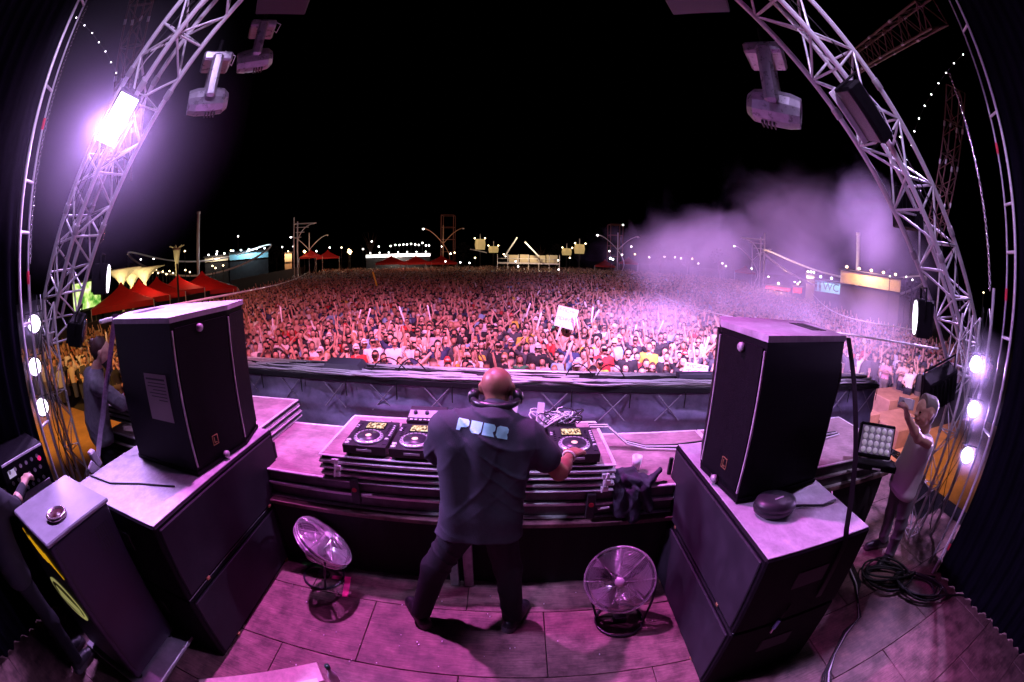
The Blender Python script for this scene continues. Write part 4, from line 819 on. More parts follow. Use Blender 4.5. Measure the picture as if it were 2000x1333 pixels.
def fold(a, s):
    # irregular creases: sharp ridges along bent lines, strong in some places and absent in others
    def w(x, y, z):
        m1 = .5 + .5 * np.sin(x * 7.3 + z * 5.1 + y * 3.7); m2 = .5 + .5 * np.sin(x * 4.1 - z * 8.3 + y * 6.1 + 1.3)
        q1 = z * 26 * s + x * 15 * s + 1.6 * np.sin(x * 11 + z * 6) + y * 6; q2 = z * 19 * s - x * 22 * s + 1.8 * np.sin(z * 9 - x * 5 + y * 8)
        r1 = 1 - np.abs(np.sin(q1)); r2 = 1 - np.abs(np.sin(q2))
        return -a * (r1 ** 3 * m1 * m1 + .8 * r2 ** 3 * m2 * m2 - .25)
    return w
def figure(name, J, label, mats, bulk=1.0, sleeve=.9, res=.008, hem=None, cat="person", bare=False):
    root = thing(name, label, cat, (J['anL'][0] * .5 + J['anR'][0] * .5, J['anL'][1] * .5 + J['anR'][1] * .5, 0))
    sh, ch, pe = V3(J['shR']) - V3(J['shL']), V3(J['chest']), V3(J['pelvis']); r_ = sh.normalized(); hp = (V3(J['hipR']) - V3(J['hipL'])).normalized(); B = bulk
    P = head_prims(J['head'], J['face'], J['headup'], J['neck'], 0, J.get('head_size', 1.0))
    P += [(J['neck'], pv(ch, (0, 0, .05)), .062, .075 * B, 0), (tuple(ch - r_ * .06), tuple(pe - hp * .05), .075 * B, .075 * B, 0), (tuple(ch + r_ * .06), tuple(pe + hp * .05), .075 * B, .075 * B, 0)]
    for s in 'LR':
        P += [(J['sh' + s], J['el' + s], .05 * (.5 + .5 * B), .042 * (.6 + .4 * B), 0), (J['el' + s], lerp(J['el' + s], J['wr' + s], .35), .042 * (.6 + .4 * B), .043 * (.6 + .4 * B), 0), (lerp(J['el' + s], J['wr' + s], .35), J['wr' + s], .043 * (.6 + .4 * B), .027, 0)]
        h = J['hand' + s]; P += hand_prims(J['wr' + s], h[0], h[1], h[2], h[3])
        P += [(J['hip' + s], J['kn' + s], .075, .05, 0), (J['kn' + s], J['an' + s], .05, .036, 0)]
    sdf_obj("body", P, res, [mats['skin'], eye_m, lip_m], root, .022)
    S = []
    w1 = .085 * B
    for s in (-1, -.4, .4, 1): S.append((tuple(ch + r_ * s * w1), tuple(pe + hp * s * .085 * B + V3((0, 0, .10))), .118 * B, .118 * B * J.get('belly', 1.0), 0))
    if hem:
        for s in (-1, 0, 1): S.append((tuple(pe + hp * s * .085 * B + V3((0, 0, .1))), tuple(pe + hp * s * .095 * B + V3((0, 0, hem))), .118 * B * J.get('belly', 1.0), .125 * B, 0))
    if not bare:
        S.append((J['shL'], J['shR'], .075 * B, .075 * B, 0)); S.append((tuple(ch + V3((0, 0, .06))), pv(J['neck'], (0, 0, -.035)), .10 * B, .072 * B, 0))
        for s in 'LR': S.append((J['sh' + s], lerp(J['sh' + s], J['el' + s], sleeve), .074 * B, .068 * B, 0))
    else:
        for s in 'LR': S.append((lerp(J['sh' + s], ch, .4), lerp(J['sh' + s], ch, .25), .08 * B, .05 * B, 0))
    if 'shirt_prims' in J: S = J['shirt_prims']
    shirt = sdf_obj("shirt", S, res, mats['shirt'], root, .05, ((tuple([0, 0, -1]), -(pe.z + (hem or .02) - .06)),), fold(J.get('crease', .010), 1))
    T = [(tuple(pe - hp * .07), tuple(pe + hp * .07), .098 * min(B, 1.12), .098 * min(B, 1.12), 0)]
    for s in 'LR': T += [(J['hip' + s], J['kn' + s], .098 * min(B, 1.1), .07 * B, 0), (J['kn' + s], lerp(J['kn' + s], J['an' + s], .93), .07 * B, .064 * B ** .5, 0)]
    sdf_obj("trousers", T, res, mats['trousers'], root, .04, (), fold(.010, .7))
    for s in 'LR':
        a = V3(J['an' + s]); d = V3(J['toe' + s]); d.z = 0; d.normalize(); a.z = 0
        sdf_obj("shoe", [(tuple(a - d * .05 + V3((0, 0, .05))), tuple(a + d * .12 + V3((0, 0, .045))), .045, .042, 0), (tuple(a + d * .1 + V3((0, 0, .035))), tuple(a + d * .2 + V3((0, 0, .032))), .043, .036, 0), (tuple(a + V3((0, 0, .06))), tuple(a + V3((0, 0, .11))), .043, .04, 0), (tuple(a - d * .06 + V3((0, 0, .012))), tuple(a + d * .2 + V3((0, 0, .012))), .05, .046, 1)], .008, [mats.get('shoe', shoe_m), sole_m], root, .02, (((0, 0, -1), -.002),))
    return root, shirt

J = dict(pelvis=(-.17, 2.02, .93), chest=(-.135, 2.03, 1.36), neck=(-.085, 2.08, 1.575), head=(-.078, 2.155, 1.705), face=(.05, 1, -.32), headup=(.03, .3, 1),
         shL=(-.345, 2.06, 1.50), elL=(-.43, 2.22, 1.26), wrL=(-.30, 2.42, 1.235), handL=((.45, .85, -.05), (0, 0, 1), 1, .25), shR=(.085, 2.05, 1.46), elR=(.275, 2.10, 1.225), wrR=(.355, 2.27, 1.245), handR=((.55, .83, -.06), (.05, 0, 1), -1, .22),
         hipL=(-.285, 2.04, .85), knL=(-.47, 2.06, .50), anL=(-.60, 1.98, .08), hipR=(-.055, 2.04, .85), knR=(-.005, 2.08, .50), anR=(.03, 2.0, .08), toeL=(-.55, .85, 0), toeR=(.42, .9, 0), belly=1.12, crease=.011, head_size=.91,
         shirt_prims=[((-.29, 2.03, 1.43), (-.285, 2.02, 1.0), .105, .105, 0), ((.015, 2.03, 1.41), (-.04, 2.02, 1.0), .105, .108, 0), ((-.14, 2.05, 1.47), (-.16, 2.06, 1.02), .13, .15, 0), ((-.14, 2.00, 1.46), (-.15, 2.01, 1.10), .085, .09, 0),
                      ((-.285, 2.02, 1.0), (-.31, 2.02, .82), .105, .130, 0), ((-.04, 2.02, 1.0), (-.045, 2.02, .82), .108, .130, 0), ((-.16, 2.06, 1.02), (-.175, 2.03, .82), .15, .15, 0),
                      ((-.34, 2.06, 1.515), (-.09, 2.05, 1.565), .085, .088, 0), ((.08, 2.06, 1.47), (-.09, 2.05, 1.565), .088, .088, 0), ((-.085, 2.06, 1.56), (-.083, 2.085, 1.60), .085, .073, 0),
                      ((-.345, 2.06, 1.50), (-.42, 2.20, 1.30), .088, .088, 0), ((.085, 2.06, 1.46), (.19, 2.08, 1.335), .092, .09, 0)])
dj, tshirt = figure("person", J, "bald man in black PURE T-shirt and headphones, seen from behind at the players", dict(skin=skin_b, shirt=tee, trousers=jeans), 1.27, .98, .0075, -.02)
# headphones round the neck
hp_m = mat("headphone_black", (.015, .015, .017), .3); t = thing("headphones", "black headphones hung round the bald man's neck", "headphones", (-.08, 2.1, 1.62))
c = V3((-.082, 2.125, 1.628)); pts = []
for q in range(21):
    a = math.pi + math.pi * q / 20; pts.append(c + V3((.118 * math.cos(a), .10 * math.sin(a), .030 - .012 * math.sin(a) * -1)))
b = MB(); b.tube(pts, [.016 + .008 * math.sin(math.pi * q / 20) for q in range(21)], 10); b.build("headband", hp_m, t)
for s in (-1, 1):
    m4 = frame_to(c + V3((s * .118, .02, .035)), (s, .25, .1)); b = MB(); b.lathe([(.001, -.028), (.034, -.028), (.042, -.01), (.042, .012), (.03, .02), (.001, .022)], m4, 20); cp = b.build("ear_cup", hp_m, t)
    b = MB(); b.lathe([(.001, .0225), (.022, .0225), (.02, .026), (.001, .027)], m4, 16); b.build("cup_disc", alud, cp)
# bracelet
m4 = frame_to((.349, 2.262, 1.245), (.43, .9, .1)); b = MB(); b.tube([m4 @ V3((.039 * math.cos(a), .037 * math.sin(a), 0)) for a in [i * math.pi / 9 for i in range(18)]], .006, 6, closed=True); tag(b.build("bracelet", mat("bracelet", (.75, .72, .6), .4)), "pale bracelet on the bald man's right wrist", "bracelet")
# lettering printed on the back of the T-shirt, wrapped onto the cloth
bm_ = bmesh.new(); bm_.from_mesh(tshirt.data); bvh = BVHTree.FromBMesh(bm_); bm_.free()
GL = {'P': [[(0, 0), (.30, 0), (.36, .28), (.80, .34), (1, .52), (1, .86), (.86, 1), (.10, 1), (.04, .9)]],
      'U': [[(.06, .2), (.24, 0), (.80, 0), (.96, .2), (1, 1), (.60, 1), (.56, .52), (.52, 1), (.08, 1)]],
      'R': [[(0, 0), (.38, .0), (.50, .34), (.64, 0), (1, 0), (.84, .36), (1, .50), (1, .84), (.86, 1), (.04, 1)]],
      'E': [[(.04, .2), (.20, 0), (1, 0), (1, .19), (.44, .19), (.38, .30), (.44, .42), (.92, .42), (1, .55), (1, .84), (.84, 1), (.26, 1), (.06, .84)]]}
pure_m = mat("print_cyan", (.42, .98, .94), .6, var=.1, scale=30)
O = V3((-.272, 1.86, 1.588)); ex = V3((.98, 0, -.19)).normalized(); ez = V3((.16, 0, .99)).normalized(); PD = V3((-.03, .918, -.396)).normalized()
for i, ch in enumerate("PURE"):
    bm_ = bmesh.new(); poly = GL[ch][0]
    vs = [bm_.verts.new((x, y, 0)) for x, y in poly]; bm_.faces.new(vs); bmesh.ops.triangulate(bm_, faces=bm_.faces[:]); bmesh.ops.subdivide_edges(bm_, edges=bm_.edges[:], cuts=7, use_grid_fill=True)
    bmesh.ops.triangulate(bm_, faces=bm_.faces[:])
    for v in bm_.verts:
        p = O + ex * (i * .0665 + v.co.x * .0625) + ez * (v.co.y * .068)
        h = bvh.ray_cast(p - PD * .3, PD, 2.0)
        v.co = (h[0] if h[0] else p) - PD * .004
    me = bpy.data.meshes.new("printed_letter"); bm_.to_mesh(me); bm_.free(); me.materials.append(pure_m); o = bpy.data.objects.new("printed_letter", me); COL.objects.link(o); setp(o, tshirt)

# bearded technician
gshirt = mat("shirt_grey", (.16, .15, .19), .85, var=.2, scale=30, bump=.3, bscale=200)
J = dict(pelvis=(-4.16, 2.30, .95), chest=(-4.10, 2.34, 1.40), neck=(-4.02, 2.37, 1.59), head=(-3.92, 2.42, 1.74), face=(.72, .62, -.35), headup=(.2, .2, 1),
         shL=(-4.34, 2.44, 1.48), elL=(-4.28, 2.62, 1.25), wrL=(-4.08, 2.72, 1.18), handL=((.6, .6, -.1), (0, 0, 1), 1, .3), shR=(-3.86, 2.24, 1.47), elR=(-3.66, 2.42, 1.24), wrR=(-3.70, 2.66, 1.19), handR=((.0, 1, -.05), (0, 0, 1), -1, .3),
         hipL=(-4.26, 2.34, .9), knL=(-4.28, 2.36, .5), anL=(-4.30, 2.32, .08), hipR=(-4.04, 2.26, .9), knR=(-4.03, 2.28, .5), anR=(-4.02, 2.24, .08), toeL=(.3, .95, 0), toeR=(.5, .8, 0))
tech, _ = figure("person", J, "bearded man with hair bun in grey shirt, bent over the sound desk", dict(skin=skin_l, shirt=gshirt, trousers=jeans), 1.16, .95, .009, -.05)
c = V3((-3.92, 2.42, 1.74)); f = V3((.72, .62, -.35)).normalized()
sdf_obj("hair", [(tuple(c + V3((0, 0, .06)) - f * .02), tuple(c - f * .05 + V3((0, 0, .03))), .098, .092, 0), (tuple(c - f * .07), tuple(c - f * .07 - V3((0, 0, .05))), .07, .055, 0), (tuple(c - f * .10 + V3((0, 0, .07))), tuple(c - f * .125 + V3((0, 0, .075))), .036, .034, 0)], .008, mat("hair_brown", (.05, .022, .018), .5, bump=.5, bscale=160), tech, .02, (((f.x, f.y, f.z * .2), float(f.x * c.x + f.y * c.y + f.z * .2 * c.z) + .055),))
sdf_obj("beard", [(tuple(c + f * .05 - V3((0, 0, .085))), tuple(c + f * .075 - V3((0, 0, .15))), .055, .035, 0), (tuple(c + f * .02 - V3((0, 0, .06))), tuple(c + f * .05 - V3((0, 0, .1))), .066, .055, 0)], .008, hair_d, tech, .02)
# man with the phone
wshirt = mat("tank_top_white", (.62, .60, .64), .8, bump=.25, bscale=200); gshorts = mat("joggers_grey", (.22, .21, .25), .85, bump=.2, bscale=200)
J = dict(pelvis=(3.36, 1.90, .84), chest=(3.31, 1.84, 1.22), neck=(3.26, 1.82, 1.39), head=(3.20, 1.81, 1.515), face=(-.90, .35, .10), headup=(.1, 0, 1),
         shL=(3.18, 1.68, 1.31), elL=(2.99, 1.70, 1.37), wrL=(2.80, 1.76, 1.535), handL=((-.42, .2, .86), (.75, -.55, .3), 1, .55), shR=(3.39, 2.01, 1.30), elR=(3.51, 2.0, 1.05), wrR=(3.47, 1.9, .84), handR=((-.2, -.3, -.9), (1, 0, 0), 1, .4),
         hipL=(3.32, 1.80, .80), knL=(3.44, 1.78, .44), anL=(3.54, 1.80, .08), hipR=(3.40, 2.0, .80), knR=(3.52, 2.02, .44), anR=(3.62, 2.02, .08), toeL=(-.9, -.2, 0), toeR=(-.9, .2, 0))
phm, _ = figure("person", J, "man in white sleeveless top raising a phone beside the curtain", dict(skin=skin_l, shirt=wshirt, trousers=gshorts), .92, .1, .0085, -.05, bare=True)
c = V3((3.20, 1.81, 1.515)); f = V3((-.9, .35, .1)).normalized()
sdf_obj("hair", [(tuple(c + V3((0, 0, .07)) + f * .03), tuple(c + V3((0, 0, .06)) - f * .05), .078, .082, 0), (tuple(c - f * .05), tuple(c - f * .05 - V3((0, 0, .04))), .075, .06, 0)], .008, hair_g, phm, .02, (((f.x, f.y, f.z), float(f.dot(c)) + .07),))
m4 = frame_to((2.745, 1.77, 1.635), (-.74, -.60, .25)); b = MB(); b.obox((2.745, 1.77, 1.635), (.145, .075, .009), m4.to_3x3(), .003); ph = b.build("phone", mat("phone_grey", (.55, .54, .60), .35)); tag(ph, "grey phone held up by the man in the white top", "phone")
b = MB(); b.lathe([(.001, 0), (.017, 0), (.017, .002), (.001, .0025)], m4 @ Matrix.Translation((-.03, 0, .005)), 18); b.build("camera_ring", blackg, ph); b = MB(); b.obox(m4 @ V3((.015, 0, .0052)), (.08, .06, .001), m4.to_3x3()); b.build("back_label", white_m, ph)
rod("cigarette", tuple(c + f * .10 - V3((0, 0, .066))), tuple(c + f * .185 - V3((0, 0, .062))), .0045, white_m); tag(bpy.data.objects["cigarette"], "white cigarette in the mouth of the man with the phone", "cigarette")
# dark figure cut by the picture edge
J = dict(pelvis=(-3.02, .30, .92), chest=(-3.02, .36, 1.30), neck=(-3.02, .40, 1.48), head=(-3.03, .44, 1.62), face=(-.35, .9, -.3), headup=(0, .2, 1),
         shL=(-3.24, .36, 1.38), elL=(-3.35, .5, 1.2), wrL=(-3.30, .7, 1.2), handL=((.1, 1, .2), (0, 0, 1), 1, .5), shR=(-2.86, .42, 1.38), elR=(-2.98, .58, 1.22), wrR=(-3.10, .76, 1.26), handR=((-.35, .85, .35), (.2, -.3, .9), -1, .6),
         hipL=(-3.12, .30, .88), knL=(-3.12, .34, .48), anL=(-3.12, .3, .08), hipR=(-2.95, .30, .88), knR=(-2.94, .34, .48), anR=(-2.94, .3, .08), toeL=(0, 1, 0), toeR=(0, 1, 0))
dk, _ = figure("person", J, "person in dark long sleeves at the amplifier rack, cut by the picture edge", dict(skin=skin_l, shirt=mat("dark_jacket", (.02, .02, .026), .85, bump=.2, bscale=200), trousers=jeans), 1.0, .98, .010, -.04)
c = V3((-3.03, .44, 1.62)); sdf_obj("hair", [(tuple(c + V3((0, -.02, .05))), tuple(c + V3((0, -.05, .0))), .098, .085, 0)], .01, hair_d, dk, .02)
fo = sdf_obj("forearm_sleeve", [((-2.98, .58, 1.22), (-3.085, .74, 1.255), .05, .04, 0)], .01, mat("dark_jacket"), dk, .02)
# ------------------------------------------------------------------ the crowd
GZ = -1.55
POSES = {'down': ((-.25, -.02, 1.12), (-.20, -.16, .95), (.25, -.02, 1.12), (.20, -.16, .95)), 'up2': ((-.28, -.08, 1.62), (-.24, -.10, 1.90), (.28, -.08, 1.62), (.22, -.10, 1.90)), 'up1': ((-.27, -.04, 1.14), (-.16, -.24, 1.12), (.26, -.10, 1.60), (.20, -.16, 1.92)),
         'phone': ((-.24, -.18, 1.28), (-.08, -.34, 1.58), (.24, -.18, 1.28), (.08, -.34, 1.58)), 'wave': ((-.30, -.06, 1.58), (-.42, -.10, 1.84), (.25, -.06, 1.12), (.12, -.24, 1.05)), 'clap': ((-.26, -.16, 1.25), (-.05, -.36, 1.36), (.26, -.16, 1.25), (.05, -.36, 1.36)), 'head': ((-.34, -.02, 1.58), (-.10, -.02, 1.80), (.26, -.04, 1.12), (.18, -.2, 1.0))}
def head_arr(nu=14, nv=10):
    V = []; F = []; T = []
    for j in range(nv + 1):
        ph = math.pi * j / nv - math.pi / 2
        for i in range(nu):
            a = 2 * math.pi * i / nu; x, y, z = math.cos(ph) * math.sin(a), -math.cos(ph) * math.cos(a), math.sin(ph)
            fr = max(0, -y); X = .078 * x * (1 - .22 * max(0, -z)); Y = .096 * y * (1 - .12 * max(0, -z)); Z = .122 * z
            if fr > .9 and -.35 < z < .05: Y -= .022
            if fr > .6 and z < -.6: Y -= .012
            V.append((X, Y - .01, Z + 1.60)); T.append((a, ph))
    for j in range(nv):
        for i in range(nu): F.append((j * nu + i, j * nu + (i + 1) % nu, (j + 1) * nu + (i + 1) % nu, (j + 1) * nu + i))
    # face marks: eyes, mouth
    mk = []
    for f in F:
        c = [sum(V[k][q] for k in f) / 4 for q in range(3)]; z = (c[2] - 1.6) / .122; x = c[0] / .078
        mk.append(3 if (c[1] < -.055 and .0 < z < .24 and .2 < abs(x) < .6) else (4 if (c[1] < -.06 and -.62 < z < -.4 and abs(x) < .32) else 0))
    return np.array(V, np.float32), np.array(F), np.array(mk)
HV, HF, HM = head_arr()
def crowd_body(pose, fem):
    eL, wL, eR, wR = POSES[pose]; w = .165 if fem else .185; P = []
    P += [((-.07, 0, 1.30), (-.06, 0, 1.0), .115, .105, 1), ((.07, 0, 1.30), (.06, 0, 1.0), .115, .105, 1), ((-w, 0, 1.40), (w, 0, 1.40), .062, .062, 1), ((0, 0, 1.42), (0, -.005, 1.54), .058, .05, 0)]
    for s, e, q in ((-1, eL, wL), (1, eR, wR)):
        S = (s * w, 0, 1.40); P += [(S, lerp(S, e, .55), .058, .055, 1), (lerp(S, e, .55), e, .042, .038, 0), (e, q, .038, .029, 0), (q, lerp(e, q, 1.32), .034, .026, 0)]
        P += [((s * .085, 0, .92), (s * .1, -.01, .5), .095, .065, 2), ((s * .1, -.01, .5), (s * .1, .02, .08), .062, .045, 2), ((s * .1, .03, .05), (s * .1, -.13, .045), .05, .045, 2)]
    P.append(((-.07, 0, .94), (.07, 0, .94), .125, .125, 2))
    pos, F, tg = sdf_mesh(P, .034, .045); fm = tg[F[:, 0]]; n = len(pos)
    return np.concatenate([pos, HV]), np.concatenate([F, HF + n]), np.concatenate([fm, HM])
def hair_mesh(kind):
    b = MB(); nu, nv = 14, 8; V = []; F = []
    for j in range(nv + 1):
        ph = math.pi * j / nv - math.pi / 2
        for i in range(nu):
            a = 2 * math.pi * i / nu; x, y, z = math.cos(ph) * math.sin(a), -math.cos(ph) * math.cos(a), math.sin(ph); k = 1.10 + .03 * math.sin(i * 5 + j * 3)
            X, Y, Z = .080 * k * x, .098 * k * y + .004, .126 * k * z
            if y < -.1 and z < .42: Y = max(Y, -.02)
            if z < -.1 and kind != 'long': Z = -.03 + Z * .25
            if kind == 'long' and z < 0: Z *= 2.3; X *= 1.25; Y = max(Y * .8, .0) + .015
            V.append((X, Y, Z + 1.612))
    for j in range(nv):
        for i in range(nu): F.append((j * nu + i, j * nu + (i + 1) % nu, (j + 1) * nu + (i + 1) % nu, (j + 1) * nu + i))
    b.add(V, F, 0, True)
    if kind == 'cap': b.prism([(-.07, -.07), (.07, -.07), (.06, -.17), (0, -.19), (-.06, -.17)], 1.655, 1.668)
    return b
SHIRTS = [("white", (.72, .70, .70)), ("black", (.018, .018, .02)), ("dark grey", (.06, .06, .07)), ("pale grey", (.42, .41, .43)), ("red", (.45, .03, .03)), ("navy", (.03, .04, .10)), ("light blue", (.25, .42, .6)), ("pink", (.65, .28, .36)), ("yellow", (.65, .48, .06)), ("bare-chested", None), ("cream", (.6, .52, .42)), ("green", (.05, .22, .10))]
SW = np.array([.15, .30, .15, .07, .06, .08, .05, .05, .03, .08, .05, .02]); SW /= SW.sum()
SKINS = [(.56, .33, .24), (.48, .26, .18), (.38, .19, .12), (.62, .40, .31)]
HAIRS = [("dark", (.015, .011, .010)), ("brown", (.06, .03, .018)), ("blond", (.35, .22, .09)), ("black", (.008, .008, .009))]
skm = [mat("crowd_skin_%d" % i, c, .5) for i, c in enumerate(SKINS)]; shm = [mat("crowd_shirt_" + n.replace(' ', '_'), c, .8) if c else None for n, c in SHIRTS]; hrm = [mat("crowd_hair_" + n, c, .6) for n, c in HAIRS]
trm = [mat("crowd_trousers_%d" % i, c, .8) for i, c in enumerate([(.02, .02, .03), (.05, .06, .10), (.12, .10, .08)])]; capm = [mat("crowd_cap_%d" % i, c, .7) for i, c in enumerate([(.7, .7, .7), (.02, .02, .02), (.45, .04, .04)])]
mouth_m = mat("crowd_mouth", (.16, .05, .05), .5); eyes_m = mat("crowd_eyes", (.36, .20, .145), .5)
bodies = {}
for pose in POSES:
    for fem in (0, 1):
        pos, F, fm = crowd_body(pose, fem); o = np_obj("person", pos, F, [skm[0], shm[0], trm[0], eyes_m, mouth_m], None, fm); bodies[(pose, fem)] = o.data; bpy.data.objects.remove(o)
hairs = {}
for k in ('short', 'long', 'cap'):
    o = hair_mesh(k).build("hair", hrm[0]); hairs[k] = o.data; bpy.data.objects.remove(o)
gb = MB(); gb.box((-.075, -.118, 1.60), (-.012, -.098, 1.628), .006); gb.box((.012, -.118, 1.60), (.075, -.118 + .02, 1.628), .006); gb.box((-.012, -.118, 1.615), (.012, -.112, 1.622)); o = gb.build("sunglasses", blackg); glass_me = o.data; bpy.data.objects.remove(o)
# standing places, jittered rows out from the stage
spots = []
def inside(x, y):
    return y > 7.35 + max(0, abs(x) - 6) * .07 - max(0, -x - 9) * .22 and x > -(20.5 + .32 * max(0, y - 22)) and x < 23 + .38 * max(0, y - 20) and y < 88 - max(0, x - 20) * .5 and not (7.2 < x < 12.5 and y < 9.3)
y = 5.6; row = 0
while y < 88:
    D = y; dx = .50 if y < 30 else .62 if y < 50 else .78; x = -55 + .25 * (row % 2)
    while x < 55:
        if inside(x, y) and (y < 45 or RNG.random() < .85): spots.append((x + RNG.uniform(-.15, .15), y + RNG.uniform(-.17, .17), row))
        x += dx
    y += .60 if y < 30 else .72 if y < 50 else .95; row += 1
cand = []; rest = []
for (x, y, r) in spots:
    d = math.hypot(x, y)
    if d < 15.5:
        px, py = proj((x, y, GZ + 1.62))
        bar = proj((x * fy(0) / y, fy(x * 4.66 / y) + .3, 1.0))[1]
        vis = (506 < px < 925 or 1012 < px < 1368 or 925 <= px <= 1012 and py < 700) and py < bar - 4 or (150 < px < 236 and py < 770) or (1655 < px < 1800 and py < 770)
        if vis: cand.append((d, x, y, r)); continue
    rest.append((x, y))
cand.sort(); rest += [(x, y) for d, x, y, r in cand[300:]]; cand = cand[:300]
rows = sorted({r for _, _, _, r in cand})
PTXT = {'down': "arms down", 'up2': "both arms raised", 'up1': "one arm raised", 'phone': "holding up a phone", 'wave': "waving one arm", 'clap': "hands together", 'head': "one hand on head"}
byrow = {}
for d, x, y, r in cand: byrow.setdefault(r, []).append((x, y))
phone_me = None; PEOPLE = []
for ri, r in enumerate(sorted(byrow)):
    for ci, (x, y) in enumerate(sorted(byrow[r])):
        pose = random.choices(list(POSES), (36, 8, 14, 12, 10, 12, 8))[0]; fem = int(random.random() < .4); si = int(RNG.choice(len(SHIRTS), p=SW)); hi = random.choices(range(4), (5, 3, 1, 3))[0]
        if fem and SHIRTS[si][1] is None: si = 0
        sk = random.choices(range(4), (4, 4, 1, 3))[0]; hk = 'long' if fem else ('cap' if random.random() < .2 else 'short')
        o = bpy.data.objects.new("person", bodies[(pose, fem)]); COL.objects.link(o); ang = math.atan2(x, y) * -.8 + random.uniform(-.35, .35); sc = random.uniform(.93, 1.07) * (.95 if fem else 1.02)
        o.location = (x, y, GZ + .002); o.rotation_euler = (0, 0, ang); o.scale = (sc, sc, sc)
        for sl, m_ in zip(o.material_slots, [skm[sk], shm[si] or skm[sk], trm[random.randrange(3)], eyes_m, mouth_m]): sl.link = 'OBJECT'; sl.material = m_
        hm = capm[random.choices(range(3), (5, 6, 1))[0]] if hk == 'cap' else hrm[hi]
        top = SHIRTS[si][0] + (" top" if SHIRTS[si][1] else ""); hd = {'long': "long-haired", 'cap': "capped", 'short': "short-haired"}[hk]
        tag(o, f"{hd} person, {top}, {PTXT[pose]}, {NUM[ri]} crowd row, {NUM[ci]} from left", "person", "front rows of the crowd")
        h = bpy.data.objects.new("hair" if hk != 'cap' else "cap", hairs[hk]); COL.objects.link(h); h.parent = o; h.material_slots[0].link = 'OBJECT'; h.material_slots[0].material = hm
        if random.random() < .16: gl = bpy.data.objects.new("sunglasses", glass_me); COL.objects.link(gl); gl.parent = o
        if pose == 'phone':
            if phone_me is None:
                b = MB(); b.box((-.07, -.40, 1.60), (.07, -.392, 1.675), .003); o2 = b.build("phone", blackg); phone_me = o2.data; bpy.data.objects.remove(o2)
            q = bpy.data.objects.new("phone", phone_me); COL.objects.link(q); q.location = o.location; q.rotation_euler = o.rotation_euler; q.scale = o.scale; tag(q, f"phone held up in the {NUM[ri]} crowd row by the {NUM[ci]} person from left", "phone", "phones held up in the crowd")
        PEOPLE.append((o, pose, x, y, sc, ang))
# the rest of the crowd, one mass
def low_man(pose, hs, sg):
    V = []; F = []; T = []
    def add(v, f, t): o = len(V); V.extend(v); T.extend(t if isinstance(t, list) else [t] * len(v)); F.extend([tuple(i + o for i in q) for q in f])
    def tube(pts, n, t):
        v = []; f = []
        for i, (p, rx, ry) in enumerate(pts):
            for j in range(n): a = 2 * math.pi * j / n; v.append((p[0] + rx * math.cos(a), p[1] + ry * math.sin(a), p[2]))
        for i in range(len(pts) - 1):
            for j in range(n): a, b_, c, d = i * n + j, i * n + (j + 1) % n, (i + 1) * n + (j + 1) % n, (i + 1) * n + j; f += [(a, b_, c), (a, c, d)]
        add(v, f, t)
    def limb(p, q, r0, r1, t, n=4):
        p, q = V3(p), V3(q); d = (q - p).normalized(); e = d.orthogonal().normalized(); g = d.cross(e); v = []; f = []
        for c, r in ((p, r0), (q, r1)):
            for j in range(n): a = 2 * math.pi * j / n; v.append(tuple(c + (e * math.cos(a) + g * math.sin(a)) * r))
        for j in range(n): f += [(j, (j + 1) % n, n + (j + 1) % n), (j, n + (j + 1) % n, n + j)]
        f += [tuple(n + k for k in (0, i, i + 1)) for i in range(1, n - 1)]; add(v, f, t)
    tube([((0, 0, .35), .12, .10), ((0, 0, .92), .16, .12)], sg, 3); tube([((0, 0, .90), .16, .12), ((0, 0, 1.28), .20, .13), ((0, 0, 1.43), .19, .10), ((0, 0, 1.47), .06, .06)], sg, 2); tube([((0, 0, 1.44), .055, .055), ((0, 0, 1.54), .05, .05)], max(4, sg - 2), 0)
    eL, wL, eR, wR = POSES[pose]
    for s, e, q in ((-1, eL, wL), (1, eR, wR)):
        S = (s * .19, 0, 1.40); m_ = lerp(S, e, .5); limb(S, m_, .06, .055, 2); limb(m_, e, .045, .04, 0); limb(e, lerp(e, q, 1.25), .04, .03, 0)
    nu, nv = hs; v = []; f = []; t = []
    for j in range(nv + 1):
        ph = math.pi * j / nv - math.pi / 2
        for i in range(nu):
            a = 2 * math.pi * i / nu; X, Y, Z = math.cos(ph) * math.sin(a), -math.cos(ph) * math.cos(a), math.sin(ph); hairy = Z > .45 or (Y > -.05 and Z > -.5); k = 1.1 if hairy else 1
            v.append((.08 * k * X, .098 * k * Y, 1.61 + .124 * k * Z)); t.append(1 if hairy else 0)
    for j in range(nv):
        for i in range(nu): a, b_, c, d = j * nu + i, j * nu + (i + 1) % nu, (j + 1) * nu + (i + 1) % nu, (j + 1) * nu + i; f += [(a, b_, c), (a, c, d)]
    add(v, f, t); return np.array(V, np.float32), np.array(F), np.array(T)
pals = [np.array(SKINS), np.array([c for _, c in HAIRS] + [(.6, .6, .6)]), np.array([c if c else (.5, .3, .22) for _, c in SHIRTS]), np.array([(.02, .02, .03), (.05, .06, .1), (.12, .1, .08)])]
AV, AF, AC = [], [], []; off = 0
arr = np.array(rest); dist = np.hypot(arr[:, 0], arr[:, 1])
